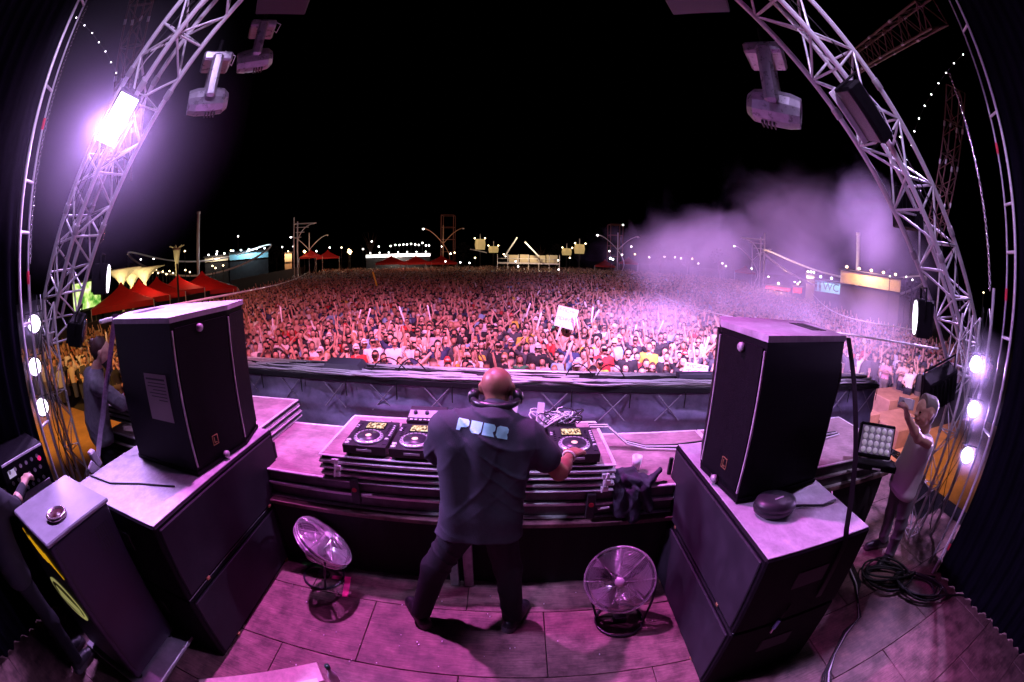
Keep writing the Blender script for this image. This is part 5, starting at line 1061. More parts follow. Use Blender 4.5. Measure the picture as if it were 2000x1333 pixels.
for near in (True, False):
    sel = arr[(dist < 26) == near]; pid = RNG.choice(len(POSES), len(sel), p=np.array([.40, .07, .13, .11, .10, .10, .09]))
    for pi, pose in enumerate(POSES):
        S = sel[pid == pi]; n = len(S)
        if n == 0: continue
        V, F, T = low_man(pose, (10, 7) if near else (6, 4), 8 if near else 5)
        th = np.arctan2(S[:, 0], S[:, 1]) * -.8 + RNG.uniform(-.4, .4, n); sc = RNG.uniform(.88, 1.08, n); c, s = np.cos(th) * sc, np.sin(th) * sc
        W = np.empty((n, len(V), 3), np.float32); W[:, :, 0] = c[:, None] * V[:, 0] - s[:, None] * V[:, 1] + S[:, 0:1]; W[:, :, 1] = s[:, None] * V[:, 0] + c[:, None] * V[:, 1] + S[:, 1:2]; W[:, :, 2] = V[:, 2] * sc[:, None] + GZ
        col = np.empty((n, len(V), 4), np.float32); col[:, :, 3] = 1
        pk = [RNG.choice(len(pals[0]), n, p=[.35, .3, .1, .25]), RNG.choice(5, n, p=[.4, .2, .05, .27, .08]), RNG.choice(len(SHIRTS), n, p=SW), RNG.integers(0, 3, n)]
        for q in range(4): m_ = T == q; col[:, m_, :3] = (pals[q][pk[q]] * RNG.uniform(.8, 1.15, (n, 1)))[:, None, :]
        AV.append(W.reshape(-1, 3)); AC.append(col.reshape(-1, 4)); AF.append((F[None] + (off + np.arange(n) * len(V))[:, None, None]).reshape(-1, 3)); off += n * len(V)
AV, AF, AC = np.concatenate(AV), np.concatenate(AF), np.concatenate(AC)
cr = np_obj("crowd", AV, AF, mat("crowd_people", (.5, .5, .5), .7, attr="tint"), None, None, True)
ca = cr.data.color_attributes.new("tint", 'FLOAT_COLOR', 'POINT'); ca.data.foreach_set("color", np.clip(AC, 0, 1).astype(np.float32).ravel())
tag(cr, "dense festival crowd filling the ground beyond the front rows", "crowd", kind="stuff")
print("crowd", len(rest), "tris", len(AF), "near", len(PEOPLE))
# inflatable sticks held up
stick_w = mat("stick_white", (.8, .79, .8), .35); stick_y = mat("stick_yellow", (.8, .55, .05), .35)
up = [p for p in PEOPLE if p[1] in ('up1', 'up2', 'wave')]; random.shuffle(up); up = sorted(up[:15], key=lambda p: p[2] / p[3])
for i, (o, pose, x, y, sc, ang) in enumerate(up):
    w = POSES[pose][3] if pose != 'wave' else POSES[pose][1]; e = POSES[pose][2] if pose != 'wave' else POSES[pose][0]; w = lerp(e, w, 1.3)
    p = V3((x, y, GZ)) + Matrix.Rotation(ang, 3, 'Z') @ (V3(w) * sc); d = V3((random.uniform(-.45, .45), random.uniform(-.2, .2), 1)).normalized()
    b = MB(); b.tube([p - d * .08, p - d * .06, p + d * .40, p + d * .44], [.012, .027, .029, .012], 8); tag(b.build("inflatable_stick", stick_w), f"white inflatable stick, {NUM[i]} from left of those held up in the front rows", "inflatable stick", "inflatable sticks in the crowd")
for i, (px, py, D) in enumerate(((732, 545, 30), (612, 640, 15.5), (860, 610, 19), (690, 585, 24), (1145, 600, 20), (1240, 650, 14), (930, 560, 30), (1050, 575, 26), (760, 640, 15.5), (1010, 590, 22), (1290, 640, 15))):
    p = at(px, py, D); d = V3((random.uniform(-.5, .5), 0, 1)).normalized(); L = 1.1 if i == 0 else .55; r_ = .07 if i == 0 else .038
    b = MB(); b.tube([p - d * L / 2, p - d * L * .44, p + d * L * .44, p + d * L / 2], [.01, r_, r_, .01], 8); tag(b.build("inflatable_stick", stick_y if i == 0 else stick_w), "big yellow inflatable stick raised far back in the crowd" if i == 0 else f"white inflatable stick raised deeper in the crowd, {NUM[i - 1]} of its kind", "inflatable stick", "inflatable sticks in the crowd")
# cardboard signs
def sign(cpt, w, h, roll, label, lines):
    t = thing("cardboard_sign", label, "sign", tuple(cpt)); m4 = frame_to(cpt, (-cpt[0] * .8, -cpt[1], .6 * 2)) @ Matrix.Rotation(roll, 4, 'Z'); b = MB(); b.obox(cpt, (w, h, .012), m4.to_3x3(), .002); b.build("card", mat("card_white", (.72, .70, .68), .8), t); pk = mat("marker_pink", (.65, .25, .42), .8)
    for r_i, n in enumerate(lines):
        for k in range(n):
            u = -w * .42 + w * .84 * (k + .5) / n; v_ = h * (.34 - r_i * (.68 / max(1, len(lines) - .4))); cw, chh = w * .6 / n, h * .13; b = MB(); kind = (k * 7 + r_i * 3) % 4
            segs = [((-1, -1), (-1, 1)), ((-1, 1), (1, 1)), ((-1, 0), (1, 0)), ((1, -1), (1, 1)), ((-1, -1), (1, -1))]; use = [(0, 1, 2), (0, 3, 2), (0, 1, 4), (0, 3, 1)][kind]
            for q in use:
                (a0, b0), (a1, b1) = segs[q]; p = V3((u + a0 * cw / 2, v_ + b0 * chh / 2, .0075)); e = V3((u + a1 * cw / 2, v_ + b1 * chh / 2, .0075)); b.tube([m4 @ p, m4 @ e], .006, 4)
            b.build("hand_lettering", pk, t)
sign(at(1106, 621, 12.6), .62, .62, -.22, "white square cardboard sign held up in the middle of the crowd", (5, 6))
sign(at(1358, 729, 7.75), .46, .34, -.08, "white cardboard sign with three lines by the tall speaker", (6, 7, 6))
# ------------------------------------------------------------------ festival ground beyond the crowd
post_m = mat("painted_steel", (.80, .72, .72), .5, .3); red_t = mat("red_canvas", (.32, .008, .010), .7, var=.15, scale=3, trans=0); dkw = mat("dark_fence", (.02, .018, .02), .9, var=.4, scale=2); cream = mat("cream_canvas", (.62, .55, .40), .75); beige = mat("beige_wall", (.55, .40, .26), .8, var=.15, scale=2)
warm = (1.0, .62, .25); lampg = glow("lamp_white", (1, .95, .9), 7); lampw = glow("lamp_warm", (1, .72, .38), 7); lampc = glow("lamp_cool", (.75, .92, 1), 6)
def ground(p): return V3((p[0], p[1], GZ))
def mast_with_ring(base, h, ringc, rx, ry, tilt, yaw, label):
    t = thing("ring_mast", label, "mast", tuple(base)); rod("mast", base, base + V3((0, 0, h)), .22, post_m, t, 12); rod("cap", base + V3((0, 0, h)), base + V3((0, 0, h + .3)), .28, post_m, t, 12)
    m = Matrix.Rotation(yaw, 3, 'Z'); b = MB(); b.tube([ringc + m @ V3((rx * math.cos(a), ry * math.sin(a), 2.6 * math.cos(a) ** 2 + .9 * math.sin(a) + tilt * rx * math.cos(a))) for a in [i * math.pi / 32 for i in range(64)]], .12, 6, closed=True); b.build("ring", post_m, t)
    return t
p = at(388, 418, 58); mast_with_ring(ground(p), p.z - GZ, V3((p.x, p.y, 2.6)), 10.5, 4.5, -.04, .72, "tall mast with a tilted ring behind the largest red tent")
p = at(1676, 460, 50); mast_with_ring(ground(p), p.z - GZ, V3((p.x - 1, p.y + .8, 1.9)), 10.5, 4.5, -.02, -.72, "tall mast with a tilted ring behind the WC sign")
def f_tower(px, top, base_y, D, s, label):
    p = at(px, top, D); g_ = ground(p); h = p.z - GZ; t = thing("bracket_tower", label, "light tower", tuple(g_)); ax = V3((p.y, -p.x, 0)).normalized() * s
    for o in (-.35, .35): rod("post", g_ + ax * o, g_ + ax * o + V3((0, 0, h - .8 + (o < 0) * .8)), .14, post_m, t, 8)
    rod("top_arm", g_ + V3((0, 0, h - 1.2)) - ax * .4, g_ + V3((0, 0, h - 1.2)) + ax * 4.0, .12, post_m, t, 8)
    b = MB(); b.tube([g_ + ax * (3.6 - 3.3 * math.sin(a)) + V3((0, 0, h - 1.3 - 4.2 * (1 - math.cos(a)))) for a in [i * math.pi / 20 for i in range(11)]], .10, 6); b.build("curved_brace", post_m, t)
    for k, e in ((1.9, 2.5), (2.8, 1.7), (3.7, 1.1)): rod("rung", g_ + V3((0, 0, h - k)), g_ + ax * e + V3((0, 0, h - k)), .08, post_m, t, 6)
f_tower(578, 425, 505, 80, 1, "bracket light tower with curved brace behind the small red tents"); f_tower(1490, 455, 540, 76, -1, "bracket light tower with curved brace in the smoke")
def y_lamp(px, top, D, label, mm=post_m):
    p = at(px, top, D); g_ = ground(p); h = p.z - GZ; t = thing("street_lamp", label, "street lamp", tuple(g_), "forked street lamps"); ax = V3((p.y, -p.x, 0)).normalized()
    rod("post", g_, g_ + V3((0, 0, h)), .11, mm, t, 8)
    for s in (-1, 1):
        b = MB(); b.tube([g_ + ax * s * 4.2 * u + V3((0, 0, h * .62 + h * .32 * math.sin(u * 1.45))) for u in [i / 8 for i in range(9)]], .09, 6); b.build("arm", mm, t)
        e = g_ + ax * s * 4.2 + V3((0, 0, h * .62 + h * .31)); b = MB(); b.lathe([(.001, -.25), (.22, -.12), (.25, 0), (.001, .1)], Matrix.Translation(e), 8); b.build("lamp", lampg if s < 0 else post_m, t)
    b = MB(); b.tube([g_ + ax * 1.4 * math.sin(u * 3.14) + V3((0, 0, h * .62 * u)) for u in [i / 8 for i in range(9)]], .09, 6); b.build("bow", mm, t)
y_lamp(604, 455, 95, "forked street lamp beside the bracket tower over the red tents"); y_lamp(866, 440, 90, "forked street lamp in orange light above the long bar", mat("orange_lit_steel", (.55, .28, .16), .5)); y_lamp(1207, 455, 88, "forked street lamp in the smoke with a bright blue light below"); y_lamp(1470, 478, 95, "forked street lamp beside the bracket tower in the smoke")  # orange light above the bar is put into that lamp's steel colour
def tent(px, peak, D, w, hgt, label, group, posts=True):
    p = at(px, peak, D); g_ = ground(p); yaw = math.atan2(p.x, p.y); R = Matrix.Rotation(-yaw, 3, 'Z'); t = thing("red_tent", label, "tent", tuple(g_), group); z1 = p.z; z0 = z1 - hgt; b = MB(); v = []; f = []; n = 8
    for k in range(n + 1):
        u = k / n; ww = w / 2 * (u ** 1.25 * .98 + .02); zz = z1 - hgt * (1 - (1 - u) ** 1.3) if 0 else z1 - hgt * u ** .8
        v += [p * 0 + V3((p.x, p.y, zz)) + R @ V3((sx * ww, sy * ww, 0)) for sx, sy in ((-1, -1), (1, -1), (1, 1), (-1, 1))]
    for k in range(n):
        for j in range(4): f.append((k * 4 + j, k * 4 + (j + 1) % 4, k * 4 + 4 + (j + 1) % 4, k * 4 + 4 + j))
    b.add(v, f); b.build("canopy", red_t, t)
    b = MB(); q = [V3((p.x, p.y, 0)) + R @ V3((sx * w / 2, sy * w / 2, 0)) for sx, sy in ((-1, -1), (1, -1), (1, 1), (-1, 1))]
    b.add([c + V3((0, 0, z0)) for c in q] + [c + V3((0, 0, z0 - .35)) for c in q], [(j, (j + 1) % 4, 4 + (j + 1) % 4, 4 + j) for j in range(4)]); b.build("valance", red_t, t)
    if posts:
        for c in q: rod("post", c + V3((0, 0, GZ)), c + V3((0, 0, z0)), .04, alud, t, 6)
    return t
TG = "red tents beside the crowd"
for i, (px, pk, D) in enumerate(((236, 552, 30), (271, 546, 32), (306, 541, 34.5), (347, 536, 37), (394, 530, 40))):
    tent(px, pk, D, 4.6 if i < 4 else 6.4, 1.25 if i < 4 else 1.6, ["smallest red tent, next to the lit floodlight", "second red tent along from the floodlight", "middle red tent of the row beside the crowd", "fourth red tent, left of the largest", "largest red tent, at the crowd end of the row"][i], TG)
for i, (px, pk, D) in enumerate(((607, 487, 92), (640, 488, 92))): tent(px, pk, D, 5, 1.6, ["small far red tent beside the bracket tower", "small far red tent further from the bracket tower"][i], TG)
for i, (px, pk, D) in enumerate(((764, 499, 78), (812, 499, 78), (862, 499, 78))): tent(px, pk, D, 5.6, 1.3, ["far red canopy below the long white light strip, left one", "far red canopy below the long white light strip, middle one", "far red canopy below the orange street lamp"][i], TG)
tent(1182, 507, 85, 4, 1.2, "far red canopy in the smoke beside the blue light", TG); tent(1228, 502, 90, 4, 1.2, "far red canopy in the smoke, right of the blue light", TG); tent(1456, 520, 80, 4, 1.0, "far pink-red canopy in thick smoke by the bracket tower", TG)
# point lamps in front of the tents, above their peaks
for (px, py, D, pw, col) in ((300, 530, 30, 150, (1, .25, .15)), (380, 520, 36, 150, (1, .25, .15)), (240, 535, 26, 70, (1, .25, .15)), (810, 490, 70, 400, (1, .25, .15)), (625, 480, 84, 400, (1, .25, .15))):
    lamp("tent_lamp", 'POINT', at(px, py, D), (0, 0, 0), pw, col, .2)
# fence strips
def wall(p, q, z0, z1, th, m, name, label, cat="fence"):
    p, q = V3(p), V3(q); d = (q - p); L = d.length; yaw = math.atan2(d.y, d.x); b = MB(); c = (p + q) / 2; b.obox((c.x, c.y, (z0 + z1) / 2), (L, th, z1 - z0), Matrix.Rotation(yaw, 3, 'Z'), .02); return tag(b.build(name, m), label, cat)
wall((-19.5, 8.0, 0), (-21.5, 15, 0), GZ, .55, .1, dkw, "dark_fence", "dark screened fence on the crowd's side, near the technician"); wall((-21.6, 15.2, 0), (-25.5, 32, 0), GZ, .6, .1, dkw, "dark_fence", "long dark screened fence in front of the red tents"); wall((-25.6, 32.2, 0), (-45, 84, 0), GZ, 1.1, .1, dkw, "dark_fence", "far dark fence running from the largest tent to the bracket tower")
# umbrella canopies lit from below
def inv_umb(px, py, D, label):
    p = at(px, py, D); g_ = ground(p); t = thing("canopy_umbrella", label, "canopy", tuple(g_), "funnel canopies behind the red tents"); b = MB(); b.lathe([(.18, p.z - 2.4 + .0), (.2, p.z - 1.4), (.8, p.z - .7), (1.6, p.z - .2), (2.4, p.z), (2.4, p.z + .06), (1.5, p.z - .1), (.1, p.z - .6)], Matrix.Translation((g_.x, g_.y, 0)), 8, smooth=False); b.build("funnel", cream, t)
    rod("post", g_, g_ + V3((0, 0, p.z - 2.3 - GZ)), .14, cream, t, 8); lamp("light", 'POINT', g_ + V3((.9, -.9, p.z - 1.6 - GZ)), (0, 0, 0), 130, (1, .78, .4), .15, parent=t)
inv_umb(237, 527, 44, "lit funnel canopy nearest the floodlight, behind the red tents"); inv_umb(256, 532, 48, "smaller lit funnel canopy second from the floodlight"); inv_umb(282, 524, 46, "widest lit funnel canopy behind the middle red tents")
# booths with lit fronts
def booth(px0, px1, py_t, py_b, D, m_wall, m_sign, label, n=4, lamps=None, cat="booth", pw=420):
    a, c = at(px0, py_t, D), at(px1, py_t, D); zt = (a.z + c.z) / 2; zb = at((px0 + px1) / 2, py_b, D).z; g_ = ground((a + c) / 2); t = thing("booth", label, cat, tuple(g_)); d = (c - a); d.z = 0; L = d.length; x = d.normalized(); yaw = math.atan2(x.y, x.x); R = Matrix.Rotation(yaw, 3, 'Z'); nrm = V3((x.y, -x.x, 0))
    b = MB(); b.obox(g_ - nrm * 1.3 + V3((0, 0, (zb - .05 - GZ) / 2)), (L, 2.4, zb - .05 - GZ), R, .02); b.build("wall", m_wall, t)
    b = MB(); b.obox(g_ - nrm * 1.0 + V3((0, 0, zt + .1 - GZ)), (L + .4, 3.2, .15), R, .02); b.build("roof", dkw, t)
    b = MB(); b.obox(g_ + nrm * .12 + V3((0, 0, (zt + zb) / 2 - GZ)), (L, .1, zt - zb), R, .02); b.build("fascia", m_sign, t)
    for k in range(n):
        q = g_ + x * (L * ((k + .5) / n - .5)) + nrm * .6 + V3((0, 0, zt + .35 - GZ)); b = MB(); b.lathe([(.001, -.12), (.12, -.06), (.12, .06), (.001, .12)], Matrix.Translation(q), 8); b.build("lamp", lamps or lampg, t); rod("lamp_arm", q - nrm * .6 - V3((0, 0, .2)), q, .025, post_m, t, 5)
    lamp("light", 'POINT', g_ + nrm * 1.6 + V3((0, 0, zt + .5 - GZ)), (0, 0, 0), pw * L ** .5, {lampg: (1, .9, .75), lampw: (1, .6, .3), lampc: (.6, .85, 1)}[lamps or lampg], .2, parent=t)
    return t, g_, x, nrm, zt, zb, L
cyanb = mat("cyan_fascia", (.30, .62, .70), .6); stallw = mat("stall_wood", (.10, .06, .04), .8)
booth(448, 524, 493, 506, 62, dkw, cyanb, "wide booth with pale blue fascia inside the mast ring", 5, lampc, pw=200); booth(400, 446, 502, 511, 64, dkw, cream, "low booth with cream fascia beside the blue one", 3, pw=150)
booth(556, 570, 495, 512, 86, beige, cream, "narrow lit kiosk beside the bracket tower", 1, lampw); booth(715, 840, 497, 502, 84, dkw, glow("strip_white", (1, .95, .92), 3.0), "long bar with a white light strip above red canopies", 7)
wc, g_, x, nrm, zt, zb, L = booth(1592, 1655, 551, 573, 44, dkw, mat("wc_fascia", (.38, .72, .74), .6), "toilet block with WC sign in the smoke", 3, lampc, "toilet block", 130)
m4 = Matrix((x, V3((0, 0, 1)), nrm)).transposed().to_4x4(); m4.translation = g_ + nrm * .19 + V3((0, 0, (zt + zb) / 2 - GZ - .02)); text("lettering", "WC", (zt - zb) * .95, m4, ink, wc)
for s in (-1, 1):
    for k in (-.22, .22):
        c_ = m4 @ V3((s * L * .40 + k, 0, 0)); h = (zt - zb); b = MB(); b.lathe([(.001, h * .18), (h * .07, h * .25), (h * .07, h * .3), (.001, h * .37)], Matrix.Translation(c_), 8); R3 = m4.to_3x3()
        b.obox(c_ + V3((0, 0, 0)), (h * .22, h * .3, .02), R3); b.obox(c_ + R3 @ V3((-h * .06, -h * .28, 0)), (h * .07, h * .28, .02), R3); b.obox(c_ + R3 @ V3((h * .06, -h * .28, 0)), (h * .07, h * .28, .02), R3); b.build("pictogram", ink, wc)
booth(1575, 1592, 538, 545, 50, stallw, cream, "small stand with three bright lamps beside the WC sign", 3)
bw, g_, x, nrm, zt, zb, L = booth(1642, 1760, 537, 562, 42, mat("dusk_wall", (.04, .025, .022), .9), beige, "long beige hoarding lit by small lamps, crossed by the mast", 5, lampw, "hoarding")
redb = mat("red_board", (.62, .04, .10), .7, emit=(1, .05, .12), estr=.12); booth(1495, 1545, 560, 567, 52, dkw, redb, "red lettered banner booth in the smoke by the toilet block", 1, lampw); booth(1549, 1567, 561, 573, 50, dkw, redb, "square red sign booth between banner and toilet block", 1, lampw)
# screen
def scr_mat():
    m = bpy.data.materials.new("screen_picture"); m.use_nodes = True; t = m.node_tree; b = t.nodes["Principled BSDF"]; n = t.nodes.new("ShaderNodeTexNoise"); n.inputs["Scale"].default_value = 1.6; n.inputs["Detail"].default_value = 6; tc = t.nodes.new("ShaderNodeTexCoord"); r = t.nodes.new("ShaderNodeValToRGB"); e = r.color_ramp.elements; e[0].color = (.05, .25, .02, 1); e[0].position = .35; e[1].color = (1, 1, .72, 1); e[1].position = .62; q = e.new(.48); q.color = (.55, .8, .2, 1)
    t.links.new(tc.outputs["Object"], n.inputs["Vector"]); t.links.new(n.outputs[0], r.inputs[0]); t.links.new(r.outputs[0], b.inputs["Emission Color"]); b.inputs["Emission Strength"].default_value = 1.1; b.inputs["Base Color"].default_value = (.02, .02, .02, 1); return m
a, c = at(140, 575, 29), at(197, 560, 31); zt, zb = 2.6, 1.0; t = thing("video_screen", "yellow-green video screen behind the foot of the strobe truss", "screen", (a.x, a.y, GZ)); b = MB(); b.add([(a.x, a.y, zb), (c.x, c.y, zb), (c.x, c.y, zt), (a.x, a.y, zt)], [(0, 1, 2, 3)]); b.build("display", scr_mat(), t)
nb = V3((c.y - a.y, a.x - c.x, 0)).normalized() * -.15
b = MB(); b.add([V3((a.x, a.y, zb - .15)) + nb, V3((c.x, c.y, zb - .15)) + nb, V3((c.x, c.y, zt + .15)) + nb, V3((a.x, a.y, zt + .15)) + nb], [(0, 1, 2, 3)]); b.build("back", dkw, t); rod("post", (a.x, a.y, GZ), (a.x, a.y, zt), .1, dkw, t); rod("post", (c.x, c.y, GZ), (c.x, c.y, zt), .1, dkw, t)
# palm-like light column
p = at(345, 487, 47); g_ = ground(p); t = thing("flare_column", "pale yellow lit column with flared top in front of the mast ring", "column", tuple(g_)); b = MB(); b.lathe([(.12, 0), (.14, p.z - GZ - 3), (.2, p.z - GZ - 1.6), (.42, p.z - GZ - .2), (.5, p.z - GZ), (.001, p.z - GZ)], Matrix.Translation(g_), 10); b.build("shaft", cream, t)
for k in range(7): a_ = k * .9; rod("frond", p, p + V3((.9 * math.cos(a_), .9 * math.sin(a_), .35)), .06, cream, t, 5)
lamp("light", 'SPOT', g_ + V3((1.2, -1.6, .8)), tuple(p), 700, (1, .85, .4), .1, 50, parent=t)
# light speaker mast near the tents
p = at(350, 600, 24); rod("delay_mast", ground(p), V3((p.x, p.y, at(350, 515, 24).z)), .06, dkw); tag(bpy.data.objects["delay_mast"], "thin dark mast standing in front of the red tents", "mast")
# lantern towers
for i, (px, pt, pb, D) in enumerate(((938, 468, 488, 92), (964, 482, 494, 96), (1107, 486, 499, 96), (1132, 478, 496, 90))):
    p = at(px, pt, D); z2 = at(px, pb, D).z; g_ = ground(p); t = thing("lantern_tower", ["taller lantern tower left of the scaffold", "shorter lantern tower next to the taller one", "shorter lantern tower right of the scaffold", "taller lantern tower at the smoke's edge"][i], "lantern tower", tuple(g_), "lantern towers"); b = MB(); b.lathe([(1.0, z2), (1.15, (z2 + p.z) / 2), (1.0, p.z), (.001, p.z + .1)], Matrix.Translation((g_.x, g_.y, 0)), 10, smooth=False); b.build("lantern", mat("lantern_cloth", (.6, .48, .25), .8, emit=(1, .68, .25), estr=.28), t); rod("pole", g_, (g_.x, g_.y, z2), .2, dkw, t); rod("finial", (g_.x, g_.y, p.z), (g_.x, g_.y, p.z + 1.2), .08, post_m, t)
    for k in (-1, 1): b = MB(); b.lathe([(.001, -.18), (.2, 0), (.001, .18)], Matrix.Translation((g_.x + k * 1.1, g_.y - 1, p.z + .2)), 6); b.build("lamp", lampw, t)
# scaffold platform with crossing poles
a, c = at(972, 511, 72), at(1092, 514, 72); g_ = ground((a + c) / 2); t = thing("mixing_platform", "scaffold platform with pale tents in the middle of the crowd", "platform", tuple(g_)); b = MB(); b.box((a.x, a.y - 1, 1.0), (c.x, a.y + 3, 1.25), .03); b.build("platform", post_m, t)
for k in range(7): xx = a.x + (c.x - a.x) * k / 6; rod("upright", (xx, a.y - 1, GZ), (xx, a.y - 1, 2.6), .07, post_m, t, 6)
rod("rail", (a.x, a.y - 1.02, 1.9), (c.x, a.y - 1.02, 1.9), .05, post_m, t, 6)
for k, (u0, u1) in enumerate(((.18, .34), (.36, .5), (.52, .78), (.8, .98))): x0, x1 = a.x + (c.x - a.x) * u0, a.x + (c.x - a.x) * u1; b = MB(); b.box((x0, a.y, 1.26), (x1, a.y + 2, 2.5 + .1 * (k % 2)), .05); b.build("tent_cell", mat("cell_cream", (.62, .5, .34), .8, emit=(1, .75, .4), estr=.06), t)
for (p0, p1) in (((985, 502), (1010, 464)), ((1052, 501), (1025, 473))): rod("leaning_pole", at(*p0, 70), at(*p1, 70), .13, alu, t, 6)
p0 = at(918, 487, 72); p1 = at(951, 494, 72); rod("boom", p0, p1, .09, alu, t, 6)
lamp("light", 'POINT', g_ + V3((0, -4, 6)), (0, 0, 0), 900, (1, .8, .5), .2, parent=t)
# dark frame tower and dead tree
def frame_tower(px0, px1, pt, D, label):
    a, c = at(px0, pt, D), at(px1, pt, D); t = thing("frame_tower", label, "scaffold tower", (a.x, a.y, GZ)); fm = mat("rust_frame", (.22, .07, .05), .7); k = [V3((a.x, a.y, 0)), V3((c.x, c.y, 0)), V3((c.x, c.y + 3, 0)), V3((a.x, a.y + 3, 0))]
    for q in k: rod("post", q + V3((0, 0, GZ)), q + V3((0, 0, a.z)), .09, fm, t, 6)
    for z in np.linspace(GZ + 2, a.z, 5):
        for i in range(4): rod("ledger", k[i] + V3((0, 0, z)), k[(i + 1) % 4] + V3((0, 0, z)), .06, fm, t, 5)
frame_tower(862, 886, 420, 95, "tall dark scaffold frame behind the orange street lamp"); frame_tower(1193, 1217, 438, 95, "tall scaffold frame behind the street lamp in the smoke")
def bare_tree(px, py, D, label, seed):
    p = at(px, py, D); g_ = ground(p); h = p.z - GZ; t = thing("bare_tree", label, "tree", tuple(g_), "far trees along the horizon"); rnd = random.Random(seed); b = MB(); b.tube([g_, g_ + V3((.1, 0, h * .5))], [.22, .14], 6); b.build("trunk", mat("bark", (.10, .05, .04), .9), t); b = MB()
    for k in range(26):
        a = rnd.random() * 6.28; s = V3((.1, 0, h * (.25 + .3 * rnd.random()))); e = s + V3((math.cos(a) * h * .35 * rnd.random(), math.sin(a) * h * .2, h * (.2 + .3 * rnd.random()))); b.tube([g_ + s, g_ + (s + e) / 2 + V3((.2 * rnd.random(), 0, .3)), g_ + e], [.08, .05, .02], 4)
    b.build("crown", mat("bark"), t)
bare_tree(1055, 478, 100, "bare tree in red light behind the scaffold platform", 1); bare_tree(722, 452, 110, "bare tree in dim red light left of the bar", 2)
# far dark trees along the horizon: leaf clumps on trunks
leaf_m = mat("far_leaves", (.05, .035, .03), .9, var=.4, scale=3)
for i, (px, D, h) in enumerate(((255, 120, 8), (330, 130, 7), (470, 140, 7), (540, 150, 9), (680, 150, 8), (905, 150, 8), (1085, 150, 8), (1290, 140, 9), (1345, 150, 8), (1405, 140, 9), (1740, 90, 7), (1790, 80, 7))):
    p = at(px, 500, D); g_ = ground(p); t = thing("far_tree", f"dark leafy tree on the far horizon, {NUM[i]} from left", "tree", tuple(g_), "far trees along the horizon"); rod("trunk", g_, g_ + V3((0, 0, h * .6)), .25, mat("bark"), t, 6); v = []; f = []
    for k in range(260):
        a, u, rr = random.random() * 6.28, random.random(), random.random() ** .5; c_ = g_ + V3((math.cos(a) * rr * h * .45 * math.sin(math.pi * (u * .8 + .15)), math.sin(a) * rr * h * .45 * math.sin(math.pi * (u * .8 + .15)), h * (.35 + .7 * u))); o = len(v); s = .5
        for _ in range(3): v.append(c_ + V3((random.uniform(-s, s), random.uniform(-s, s), random.uniform(-s, s))))
        f.append((o, o + 1, o + 2))
    b = MB(); b.add(v, f); b.build("crown", leaf_m, t)
# lamps dotted along the horizon
dots = [(250, 497, 70, 0), (275, 507, 90, 1), (300, 506, 95, 1), (361, 491, 60, 0), (424, 492, 75, 1), (451, 490, 80, 0), (465, 462, 90, 1), (551, 483, 90, 1), (573, 482, 88, 1), (594, 491, 92, 0), (618, 491, 90, 1), (644, 484, 95, 1), (667, 484, 90, 0), (681, 488, 88, 0), (684, 496, 86, 0), (709, 487, 96, 1), (726, 472, 96, 1), (740, 482, 100, 1), (763, 481, 100, 1), (772, 479, 100, 1), (780, 479, 100, 1), (788, 478, 100, 1), (795, 478, 100, 1), (803, 477, 100, 1), (811, 478, 100, 1), (818, 479, 100, 1), (825, 475, 100, 1), (832, 480, 100, 1), (838, 480, 100, 1), (862, 482, 100, 1), (880, 496, 80, 1), (888, 494, 88, 0), (899, 513, 70, 1), (917, 514, 72, 1), (870, 511, 70, 1), (928, 504, 80, 0), (984, 497, 85, 0), (987, 501, 85, 1), (1007, 511, 70, 1), (1012, 521, 66, 1), (1060, 510, 80, 1), (1090, 509, 80, 1), (1113, 504, 86, 0), (1091, 527, 66, 1), (1190, 491, 90, 1), (1192, 505, 80, 2), (1197, 507, 80, 2), (1217, 440, 95, 1), (1233, 482, 95, 1), (1215, 498, 92, 1), (1240, 497, 92, 0), (1268, 503, 88, 1), (1298, 502, 88, 1), (1318, 503, 80, 1), (1330, 505, 80, 1), (1352, 506, 80, 0), (1364, 515, 76, 1), (1411, 515, 76, 1), (1418, 520, 74, 1), (1468, 525, 72, 1), (1501, 541, 66, 1), (1552, 551, 60, 1), (1562, 551, 60, 1), (1575, 551, 60, 1), (1680, 567, 46, 0), (1697, 565, 46, 1), (1738, 540, 40, 1), (1770, 541, 44, 1), (1782, 547, 44, 1), (1921, 572, 30, 0), (140, 535, 60, 0), (190, 533, 55, 0), (215, 525, 60, 0)]
dots += [(x_, y_, 50, 0) for x_, y_ in ((291, 527), (298, 533), (305, 527), (309, 534), (318, 531), (325, 536), (331, 530), (338, 534), (265, 540), (272, 536), (362, 528), (371, 532), (246, 538), (415, 520), (421, 524), (436, 519))]; dots.sort()
for i, (px, py, D, k) in enumerate(dots):
    p = at(px, py, D); g_ = ground(p); t = thing("site_lamp", f"small {['warm', 'white', 'bluish'][k]} lamp on a pole along the far edge, {NUM[i]} from left", "lamp", tuple(g_), "small lamps along the far edge"); r_ = D * .0020 + (.06 if k == 2 else 0)
    rod("pole", g_, p, .05, dkw, t, 5); b = MB(); b.lathe([(.001, -r_), (r_ * .8, -r_ * .5), (r_, 0), (r_ * .8, r_ * .5), (.001, r_)], Matrix.Translation(p), 8); b.build("lamp", [lampw, lampg, lampc][k], t)
for (px, py, D) in ((683, 492, 84), (595, 492, 90)):
    p = at(px, py, D); t = thing("work_light", "glaring orange work light " + ("right" if px > 650 else "left") + " of the small far red tents", "lamp", tuple(ground(p))); rod("pole", ground(p), p, .06, dkw, t, 5); b = MB(); r_ = .5 if px > 650 else .33; b.lathe([(.001, -r_), (r_, 0), (.001, r_)], Matrix.Translation(p), 10); b.build("lamp", glow("work_glow", (1, .62, .22), 12), t)
